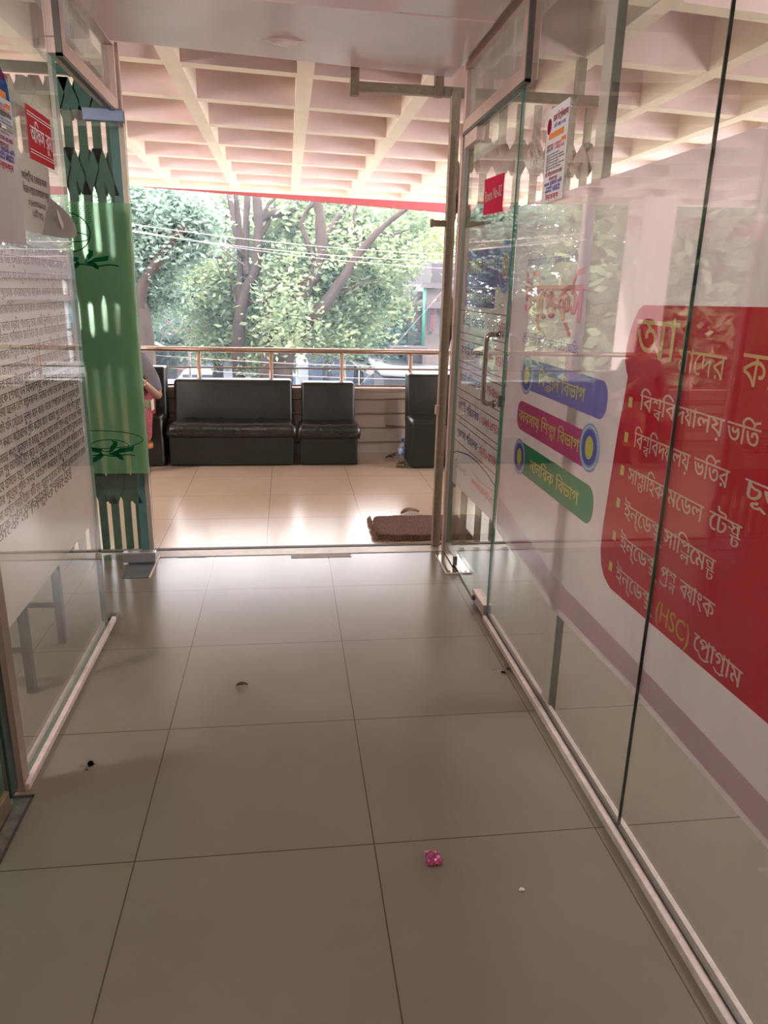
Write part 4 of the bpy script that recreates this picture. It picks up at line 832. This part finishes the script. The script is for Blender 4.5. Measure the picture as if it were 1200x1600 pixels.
mar = mat('maroon_print', (.20, .015, .035), .8, var=1, vscale=60, dark=(.36, .09, .09))
SV = [PV[0], (PX+.09, 5.99, .45), (PX+.15, 5.80, .43), (PX+.17, 5.70, .40), (PX+.165, 5.72, .24), (PX-.09, 5.99, .45), (PX-.13, 5.80, .43), (PX-.14, 5.70, .40), (PX-.14, 5.72, .24)]
skin('skirt', SV, [(0, 1), (1, 2), (2, 3), (3, 4), (0, 5), (5, 6), (6, 7), (7, 8)], [.15, .105, .092, .08, .07, .105, .092, .08, .07], mar, pr)
bm = bmesh.new(); lathe(bm, [(.068, 0), (.072, .02), (.07, .04)], (PX+.165, 5.72, .198)); obj('skirt_border', bm, mat('orange_border', (.42, .15, .04), .8), pr)
bm = bmesh.new(); bmesh.ops.create_uvsphere(bm, u_segments=12, v_segments=8, radius=.001); bm.free()
bm = bmesh.new(); wv = Vector(PV[10]); av = (Vector(PV[9])-wv).normalized(); o1 = av.orthogonal().normalized(); o2 = av.cross(o1)
tube(bm, [wv+av*.025+(o1*math.cos(a)+o2*math.sin(a))*.026 for a in (2*PI*k/16 for k in range(17))], .004, 6); obj('bangle', bm, mat('gold_bangle', (.6, .42, .2), .3, .8), pr)
t = thing('handbag', (PX+.1, 5.82, .5), 'olive bag held on the lap of the seated person', 'bag')
obj('body', B((PX-.08, PX+.225, 5.80, 5.88, .475, .545), bev=.012), mat('olive_cloth', (.20, .19, .11), .8), t)
obj('flap_trim', B((PX+.225, PX+.236, 5.80, 5.88, .472, .55), bev=.003), mat('pale_trim', (.55, .48, .40), .7), t)

# ---------------------------------------------------------------- outdoors
GZ = -4.2
tag(obj('ground', B((-60, 60, 6.7, 120, GZ-.2, GZ)), MT['soil']), 'dusty street ground below the verandah', None, None, S)
tag(obj('wall_building_front', B((-7, 7, 6.42, 6.57, GZ, -.3)), MT['parapet']), 'lower wall of this building', None, None, S)
hz = bpy.data.materials.new('hazy_air'); hz.use_nodes = True; hz.node_tree.nodes.remove(hz.node_tree.nodes['Principled BSDF'])
hv = hz.node_tree.nodes.new('ShaderNodeVolumeScatter'); hv.inputs['Density'].default_value = .003; hv.inputs['Color'].default_value = (.55, .76, 1, 1); hz.node_tree.links.new(hv.outputs[0], hz.node_tree.nodes['Material Output'].inputs['Volume'])
tag(obj('haze', B((-50, 50, 11, 75, GZ+.05, 22)), hz), 'thin bluish morning haze over the street', 'haze', None, 'stuff')
def leafcloud(blobs, per, size, seed, clump=.35):
    r = np.random.default_rng(seed); C = []; S_ = []
    for (cx, cy, cz), (rx, ry, rz), n in blobs:
        n = int(n*3.2); nc = max(4, n//per); d = r.normal(size=(nc, 3)); d /= np.linalg.norm(d, axis=1)[:, None]; rad = r.uniform(.45, 1, (nc, 1))**.6
        cc = np.array([cx, cy, cz]) + d*rad*np.array([rx, ry, rz])
        p = np.repeat(cc, per, 0) + r.normal(size=(nc*per, 3))*np.array([clump, clump, clump*.55]); C.append(p)
    C = np.concatenate(C); n = len(C)
    a = r.normal(size=(n, 3)); a[:, 2] *= .5; a /= np.linalg.norm(a, axis=1)[:, None]
    b = r.normal(size=(n, 3)); b -= a*(a*b).sum(1)[:, None]; b /= np.linalg.norm(b, axis=1)[:, None]
    s = (size*r.uniform(.6, 1.3, n))[:, None]
    V = np.stack([C-a*s, C+b*s*.42, C+a*s, C-b*s*.42], 1).reshape(-1, 3)
    me = bpy.data.meshes.new('foliage'); me.vertices.add(4*n); me.vertices.foreach_set('co', V.astype(np.float32).ravel())
    me.loops.add(4*n); me.loops.foreach_set('vertex_index', np.arange(4*n, dtype=np.int32)); me.polygons.add(n)
    me.polygons.foreach_set('loop_start', np.arange(0, 4*n, 4, dtype=np.int32)); me.polygons.foreach_set('loop_total', np.full(n, 4, np.int32)); me.update(); me.validate(); return me
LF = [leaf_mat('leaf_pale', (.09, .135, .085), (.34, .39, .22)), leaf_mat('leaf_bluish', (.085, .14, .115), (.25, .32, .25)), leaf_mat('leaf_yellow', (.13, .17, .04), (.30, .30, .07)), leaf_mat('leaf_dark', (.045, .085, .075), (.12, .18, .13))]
def limb(bm, pix, Y, r0, r1, dy=0):
    P = [at(x, y, Y+dy*i/max(1, len(pix)-1)) for i, (x, y) in enumerate(pix)]; Q = []
    for i in range(len(P)-1):
        for k in range(3): t = k/3; Q.append(P[i].lerp(P[i+1], t))
    Q.append(P[-1]); n = len(Q); rs = [(r0+(r1-r0)*i/(n-1))*random.uniform(.88, 1.12) for i in range(n)]
    tube(bm, Q, rs, 10)
def root_to(pix, Y): p = at(*pix, Y); return p
def tree(name, label, limbs, blobs, m, per, size, seed, clump, Y, base):
    t = thing(name, (base[0], base[1], GZ), label, 'tree', 'trees beyond the railing')
    for i, L_ in enumerate(limbs):
        bm = bmesh.new(); pix, r0, r1, dy = L_; limb(bm, pix, Y, r0, r1, dy)
        if i == 0:
            a = at(*pix[0], Y); tube(bm, [(a.x+.15, a.y, GZ-.05), (a.x+.03, a.y, (GZ+a.z)/2), (a.x, a.y, a.z+.05)], [r0*1.5, r0*1.15, r0], 10)
        obj('trunk' if i == 0 else 'branch', bm, MT['bark'], t)
    bl = []
    for px, py, dy, rpx, rpy, n in blobs:
        c = at(px, py, Y+dy); k = (Y+dy)/CAM_F; bl.append(((c.x, c.y, c.z), (rpx*k, max(rpx, rpy)*k*.8, rpy*k), n))
    f = link('foliage', leafcloud(bl, per, size, seed, clump), m, t); f['kind'] = 'stuff'
    return t
tree('tree', 'tall tree with a cluster of dark upright trunks left of centre', [
    ([(374, 600), (372, 545), (374, 500), (382, 460), (398, 425), (402, 395), (404, 350), (401, 300)], .17, .11, 0),
    ([(372, 500), (374, 450), (377, 400), (366, 350), (358, 305)], .10, .07, .6), ([(377, 400), (372, 340), (368, 300)], .09, .06, -.4), ([(386, 430), (384, 398), (385, 340), (387, 300)], .09, .08, .5),
    ([(400, 345), (412, 336), (430, 334), (460, 331), (492, 322), (512, 306)], .13, .09, 1), ([(404, 370), (418, 352), (428, 322)], .07, .05, .5), ([(392, 410), (370, 388), (350, 372), (338, 362)], .03, .015, -1),
    ([(345, 402), (320, 400), (300, 405), (275, 410)], .05, .03, -1), ([(388, 470), (410, 475), (432, 455)], .05, .03, 0), ([(371, 480), (366, 460), (360, 430), (350, 412)], .035, .015, 0), ([(404, 350), (420, 318), (440, 300)], .05, .03, .3), ([(358, 340), (335, 322), (315, 312)], .04, .02, -.3), ([(338, 376), (352, 392), (368, 405), (384, 416)], .025, .018, -1.5)],
    [(330, 445, 1, 60, 50, 1500), (400, 520, 1.5, 70, 40, 1500), (300, 360, 2, 60, 50, 1200), (430, 400, 1.5, 50, 60, 1300), (380, 330, 3, 80, 45, 1200), (340, 520, 2, 40, 40, 700), (415, 575, 0, 18, 18, 260)], LF[0], 26, .085, 11, .30, 20, (-1, 20, 0))
tree('tree', 'large tree with two thick trunks leaning right of centre', [
    ([(440, 600), (446, 528), (451, 492), (467, 463), (485, 438), (496, 423), (502, 380), (500, 335), (492, 300)], .27, .10, 0),
    ([(448, 552), (474, 513), (492, 490), (507, 477), (523, 454), (537, 434), (556, 402), (590, 362), (612, 343), (640, 322), (662, 300)], .19, .035, -.8),
    ([(419, 600), (420, 539), (423, 496), (434, 440), (440, 425)], .22, .10, .8), ([(502, 380), (520, 350), (545, 318)], .10, .06, 1), ([(496, 423), (470, 350), (478, 330), (505, 305)], .07, .03, 0), ([(556, 402), (560, 372), (552, 340), (560, 312)], .05, .02, .3), ([(523, 454), (545, 452), (570, 440), (596, 436)], .045, .015, -.5), ([(467, 463), (452, 440), (448, 415)], .05, .02, -.3), ([(590, 362), (615, 366), (640, 358)], .04, .015, .3)],
    [(560, 400, 1, 80, 55, 2000), (500, 350, 2, 70, 50, 1500), (600, 350, 2, 70, 40, 1300), (470, 430, .5, 40, 40, 700), (560, 470, 1.5, 70, 40, 1300), (530, 530, 1, 60, 25, 700), (450, 500, -.5, 25, 45, 420)], LF[0], 26, .085, 12, .30, 19, (0, 19, 0))
tree('tree', 'leafy tree with drooping pale foliage at the left edge', [
    ([(216, 600), (218, 545), (212, 500), (205, 450)], .34, .24, 0), ([(212, 500), (225, 440), (255, 395), (290, 350)], .12, .05, -1)],
    [(235, 330, 0, 60, 42, 2200), (285, 345, -.5, 45, 30, 1300), (225, 390, 0, 40, 40, 1200), (240, 440, .5, 40, 40, 800), (270, 380, -.3, 45, 30, 900), (225, 490, 1, 30, 25, 300)], LF[1], 30, .06, 13, .20, 15, (-2.2, 15, 0))
tree('tree', 'yellowish sunlit tree beside the old pink building', [
    ([(612, 600), (610, 520), (606, 470), (600, 420)], .22, .12, 0), ([(606, 470), (640, 420), (660, 380)], .10, .05, 1)],
    [(620, 405, 0, 70, 40, 1500), (660, 370, 1, 60, 30, 900), (575, 430, 0, 50, 30, 700)], LF[2], 24, .11, 14, .36, 36, (6, 36, 0))
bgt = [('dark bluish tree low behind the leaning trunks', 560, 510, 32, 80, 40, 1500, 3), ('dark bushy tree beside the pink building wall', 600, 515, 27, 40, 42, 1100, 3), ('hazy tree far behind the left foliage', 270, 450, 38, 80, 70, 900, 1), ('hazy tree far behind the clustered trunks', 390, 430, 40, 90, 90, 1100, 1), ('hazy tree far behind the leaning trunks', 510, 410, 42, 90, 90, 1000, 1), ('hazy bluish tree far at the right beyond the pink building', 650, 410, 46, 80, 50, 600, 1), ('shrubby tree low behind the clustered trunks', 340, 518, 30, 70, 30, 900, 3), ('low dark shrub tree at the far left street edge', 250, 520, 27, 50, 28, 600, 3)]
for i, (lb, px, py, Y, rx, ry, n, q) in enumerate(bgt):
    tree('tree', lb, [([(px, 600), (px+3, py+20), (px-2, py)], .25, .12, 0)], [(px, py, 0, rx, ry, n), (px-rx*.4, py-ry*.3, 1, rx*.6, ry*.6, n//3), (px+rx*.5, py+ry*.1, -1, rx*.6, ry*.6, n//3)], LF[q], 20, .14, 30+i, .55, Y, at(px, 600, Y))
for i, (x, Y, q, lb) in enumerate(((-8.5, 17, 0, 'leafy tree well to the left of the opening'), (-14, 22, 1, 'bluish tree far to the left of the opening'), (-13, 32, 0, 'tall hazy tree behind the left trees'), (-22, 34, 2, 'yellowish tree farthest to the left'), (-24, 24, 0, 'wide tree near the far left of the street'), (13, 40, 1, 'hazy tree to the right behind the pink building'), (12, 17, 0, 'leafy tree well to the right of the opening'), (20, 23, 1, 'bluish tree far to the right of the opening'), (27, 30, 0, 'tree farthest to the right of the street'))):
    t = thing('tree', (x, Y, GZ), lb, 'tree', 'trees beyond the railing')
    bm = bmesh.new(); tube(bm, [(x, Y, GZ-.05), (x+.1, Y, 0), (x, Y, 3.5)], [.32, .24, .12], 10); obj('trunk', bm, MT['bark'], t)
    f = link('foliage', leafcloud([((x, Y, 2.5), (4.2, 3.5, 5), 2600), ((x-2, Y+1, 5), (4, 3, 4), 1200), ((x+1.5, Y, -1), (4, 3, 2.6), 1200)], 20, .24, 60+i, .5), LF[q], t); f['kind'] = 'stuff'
# bare bush
bm = bmesh.new(); r2 = random.Random(9)
for i in range(60):
    p = Vector(at(295+r2.uniform(-45, 45), 520+r2.uniform(-22, 22), 24)); q = p+Vector((r2.uniform(-.8, .8), r2.uniform(-.3, .3), r2.uniform(-.2, .6))); tube(bm, [p, p.lerp(q, .5)+Vector((0, 0, .1)), q], [.018, .012, .006], 4, False)
a = at(295, 540, 24); tube(bm, [(a.x, 24, GZ), (a.x, 24, a.z)], [.08, .04], 6)
tag(obj('bare_bush', bm, mat('grey_twigs', (.2, .16, .18), .9)), 'tangle of bare grey twigs low at the left beyond the railing', 'bush')

# old pink building
ob = thing('building', (6, 28, GZ), 'old pink plastered building with a green pipe at the right', 'building')
pkm = mat('weathered_pink_plaster', (.17, .105, .095), .9, var=.55, vscale=1.6, dark=(.07, .05, .05)); gr = mat('sooty_parapet', (.085, .06, .062), .9, var=.5, vscale=2); trm = mat('grey_ledge', (.12, .09, .09), .9, var=.3)
a0, a1 = at(641, 471, 25), at(667, 444, 25); x0, x1, zt1, zt2 = a0.x, at(663, 480, 25).x, a0.z, a1.z
obj('wall', B((x0, x1+.02, 25.3, 31, GZ, zt1)), pkm, ob); obj('parapet', B((x0+.05, x1+.02, 25.3, 31, zt1, at(641, 455, 25).z)), gr, ob)
obj('wall', B((x1, x1+9, 25, 31, GZ, zt2)), mat('pale_pink_plaster', (.22, .155, .135), .9, var=.45, vscale=1.4, dark=(.11, .08, .075)), ob)
obj('parapet', B((x1+.2, x1+9, 25.05, 31, zt2, at(672, 411, 25).z)), gr, ob)
obj('ledge', B((x0-.3, x1+.1, 25.0, 25.6, zt1-.12, zt1+.02), (x1-.15, x1+9, 24.75, 25.1, zt2-.12, zt2+.04), (x1, x1+9, 24.7, 25.1, zt1-.2, zt1-.02)), trm, ob)
bm = bmesh.new(); tube(bm, [(x1-.02, 24.9, zt2), (x1-.02, 24.9, at(661, 545, 25).z)], .06, 8); obj('green_drainpipe', bm, mat('green_pipe', (.05, .2, .13), .5), ob)
bm = bmesh.new(); px_ = at(689, 500, 25).x; tube(bm, [(px_, 24.85, zt1-.2), (px_, 24.85, at(688, 525, 25).z)], .06, 8); obj('blue_drainpipe', bm, mat('blue_pipe', (.07, .22, .28), .5), ob)
bm = bmesh.new(); px_ = at(694, 500, 25).x; tube(bm, [(px_, 24.85, at(694, 445, 25).z), (px_, 24.85, GZ)], .07, 8); obj('white_drainpipe', bm, mat('white_pipe', (.34, .32, .32), .5), ob)
z0w, z1w = at(660, 517, 25).z, at(660, 478, 25).z
w1 = obj('window', B((at(668, 500, 25).x, at(676, 500, 25).x, 24.93, 25.05, z0w, z1w)), mat('dark_opening', (.05, .05, .055), .6), ob)
obj('red_shutter', B((at(671.5, 500, 25).x, at(676, 500, 25).x, 24.88, 24.93, z0w, z1w)), mat('red_shutter', (.15, .025, .03), .7), w1)
obj('window', B((x0+.45, x0+.62, 25.22, 25.35, z0w, z1w)), bpy.data.materials['dark_opening'], ob)
obj('window', B((at(684, 480, 25).x, at(689, 480, 25).x, 24.93, 25.05, at(685, 492, 25).z, z1w)), mat('brown_opening', (.16, .07, .07), .7), ob)
obj('awning', B((x0-.7, x1+.05, 24.4, 25.3, at(640, 540, 25).z-.12, at(640, 540, 25).z)), trm, ob)

# street level: sheds, van, cars, tin roofs
def onz(px, py, z):
    d = rr*((px-600)/CAM_F) + dd*((py-800)/CAM_F) + fw; return Vector((0, 0, CAM_H)) + d*((z-CAM_H)/d.z)
wht = mat('pale_blue_wall', (.22, .235, .28), .8, var=.2, vscale=1)
t = thing('shed', (-3, 38, GZ), 'long pale shed with a flat roof edge beyond the left railing', 'shed')
YS = 38; a, b = at(258, 560, YS), at(396, 566, YS); obj('wall', B((a.x, b.x, YS, YS+3, GZ, a.z)), wht, t); obj('roof', B((a.x-.4, b.x+.3, YS-.4, YS+3.3, a.z, a.z+.16)), mat('rusty_roof_edge', (.13, .10, .10), .8, var=.3), t)
a2 = at(318, 572, YS-.1); obj('window', B((a2.x-.3, a2.x+.5, YS-.06, YS+.05, a2.z-.5, a2.z+.15)), mat('blue_pane', (.25, .32, .42), .3), t)
dr = at(268, 585, YS); obj('door', B((dr.x-.5, dr.x+.8, YS-.06, YS+.05, GZ, dr.z+.4)), mat('brown_door', (.14, .09, .07), .8), t)
t = thing('box_truck', (0, 30, GZ), 'white box truck cab and body behind the gap between the sofas', 'truck')
a, b = at(452, 566, 30), at(482, 595, 30)
obj('cargo_box', B((a.x+.3, b.x, 30, 34, GZ+.7, a.z), bev=.04), mat('white_panel', (.32, .34, .37), .5), t); obj('rear_opening', B((a.x+.5, b.x-.5, 29.95, 30.02, GZ+.8, a.z-.9)), mat('grey_shutter', (.3, .33, .38), .6), t)
for x in (a.x+.6, b.x-.3):
    bm = bmesh.new(); tube(bm, [(x-.1, 31, GZ+.4), (x+.1, 31, GZ+.4)], .4, 16); obj('wheel', bm, MT['alu_d'], t)
def car(label, x, y, m, hgt, L_=3.6, Wd=1.6):
    t = thing('car', (x, y, GZ), label, 'car', 'vehicles on the street below'); bm = bmesh.new()
    prof = [(-.5, .3), (-.5, .65), (-.42, .75), (-.28, 1.0), (.22, 1.0), (.36, .74), (.5, .66), (.5, .3)]
    prism(bm, [(x+L_*u, y-Wd/2, GZ+hgt*v) for u, v in prof], (0, Wd, 0)); obj('body', bm, m, t)
    obj('window_band', B((x-L_*.28, x+L_*.25, y-Wd/2-.01, y+Wd/2+.01, GZ+hgt*.76, GZ+hgt*.94)), mat('car_glass', (.05, .06, .08), .1) if 'car_glass' not in bpy.data.materials else bpy.data.materials['car_glass'], t)
    for u in (-.3, .3):
        for yy in (y-Wd/2, y+Wd/2): bm = bmesh.new(); tube(bm, [(x+L_*u, yy-.08, GZ+.3), (x+L_*u, yy+.08, GZ+.3)], .3, 14); obj('wheel', bm, MT['alu_d'], t)
p = onz(312, 584, GZ+1.75); car('white van roof parked before the long pale shed', p.x, p.y+.5, mat('van_white', (.36, .36, .35), .4), 1.85, 2.6)
p = onz(440, 583, GZ+1.5); car('blue car parked left of the white box truck', p.x, p.y+.5, mat('car_blue', (.07, .12, .25), .3), 1.5, 2.4)
p = onz(250, 596, GZ+1.5); car('silver car roof at the far left below the railing', p.x, p.y+.5, mat('car_silver', (.25, .26, .28), .35), 1.45, 2.6)
t = thing('market_stall', (5, 26, GZ), 'tin roofed stall below the railing at the right', 'stall'); a, b = at(578, 577, 24), at(640, 596, 24); tin = mat('grey_tin', (.21, .20, .20), .6, var=.25, vscale=3)
bm = bmesh.new(); prism(bm, [(a.x, 26.5, a.z+.25), (b.x+2, 26.5, a.z+.15), (b.x+2, 23, b.z+.15), (a.x+.25, 23, b.z+.3)], (0, 0, .06)); obj('tin_roof', bm, tin, t)
obj('wall', B((a.x+.4, b.x+1.8, 23.4, 26.2, GZ, b.z+.12)), mat('dark_stall', (.06, .055, .06), .8), t)
t = thing('tarpaulin', (3, 29, GZ), 'sagging pale tarpaulin roof behind the tin stall', 'tarpaulin'); bm = bmesh.new(); n = 8
c0, c1, c2, c3 = at(540, 557, 31), at(590, 556, 31), at(592, 578, 28), at(562, 577, 28)
G = [[bm.verts.new(c0.lerp(c1, i/n).lerp(c3.lerp(c2, i/n), j/n)-Vector((0, 0, .25*math.sin(PI*i/n)))) for j in range(n+1)] for i in range(n+1)]
for i in range(n):
    for j in range(n): bm.faces.new((G[i][j], G[i+1][j], G[i+1][j+1], G[i][j+1])).smooth = True
o = obj('sheet', bm, mat('pale_tarp', (.25, .24, .22), .8), t); o.modifiers.new('thick', 'SOLIDIFY').thickness = .02
bm = bmesh.new()
for c in (c0, c1, c2, c3): tube(bm, [(c.x, c.y, GZ), tuple(c)], .04, 6)
obj('poles', bm, MT['rod'], t)
t = thing('boundary_wall', (2, 44, GZ), 'dark bluish boundary wall across the far side of the street', 'wall'); obj('wall', B((-16, 14, 44, 44.4, GZ, at(500, 553, 44).z)), mat('slate_wall', (.06, .07, .10), .9, var=.4, vscale=.6), t)
# cables
def pole(x, y, h, label):
    t = thing('utility_pole', (x, y, GZ), label, 'pole'); bm = bmesh.new(); tube(bm, [(x, y, GZ-.05), (x, y, h)], [.14, .10], 12); obj('shaft', bm, trm, t)
    bm = bmesh.new(); tube(bm, [(x, y-.5, h-.3), (x, y+.8, h-.3)], .035, 8); tube(bm, [(x, y-.5, h-.62), (x, y+.8, h-.62)], .03, 8); obj('cross_arm', bm, trm, t)
for px, lb in ((98, 'concrete utility pole holding the cables to the left'), (802, 'concrete utility pole holding the cables to the right')):
    p = at(px, 340, 13); pole(p.x, 13.1, 4.2, lb)
cm = mat('pale_cable', (.30, .22, .21), .6)
def cable(p, q, sag, r, label):
    bm = bmesh.new(); P = [p.lerp(q, i/20)-Vector((0, 0, sag*math.sin(PI*i/20))) for i in range(21)]; tube(bm, P, r, 6); tag(obj('overhead_cable', bm, cm), label, 'cable', 'cables crossing before the trees')
cable(at(100, 335, 13), at(800, 402, 13), .12, .005, 'topmost pale cable strung across before the trees')
cable(at(100, 346, 13), at(800, 412, 13), .14, .0055, 'second pale cable just under the topmost one')
cable(at(100, 340, 13.5), at(800, 425, 13.5), .16, .004, 'thin third cable sagging below the pair of cables')
cable(at(560, 605, 22), at(715, 428, 22), .0, .008, 'slanting cable rising to the pink building')
cable(at(150, 548, 16), at(760, 573, 16), .1, .005, 'low cable seen just under the top rail')
cable(at(150, 566, 17), at(760, 594, 17), .1, .005, 'lowest cable crossing behind the railing rods')
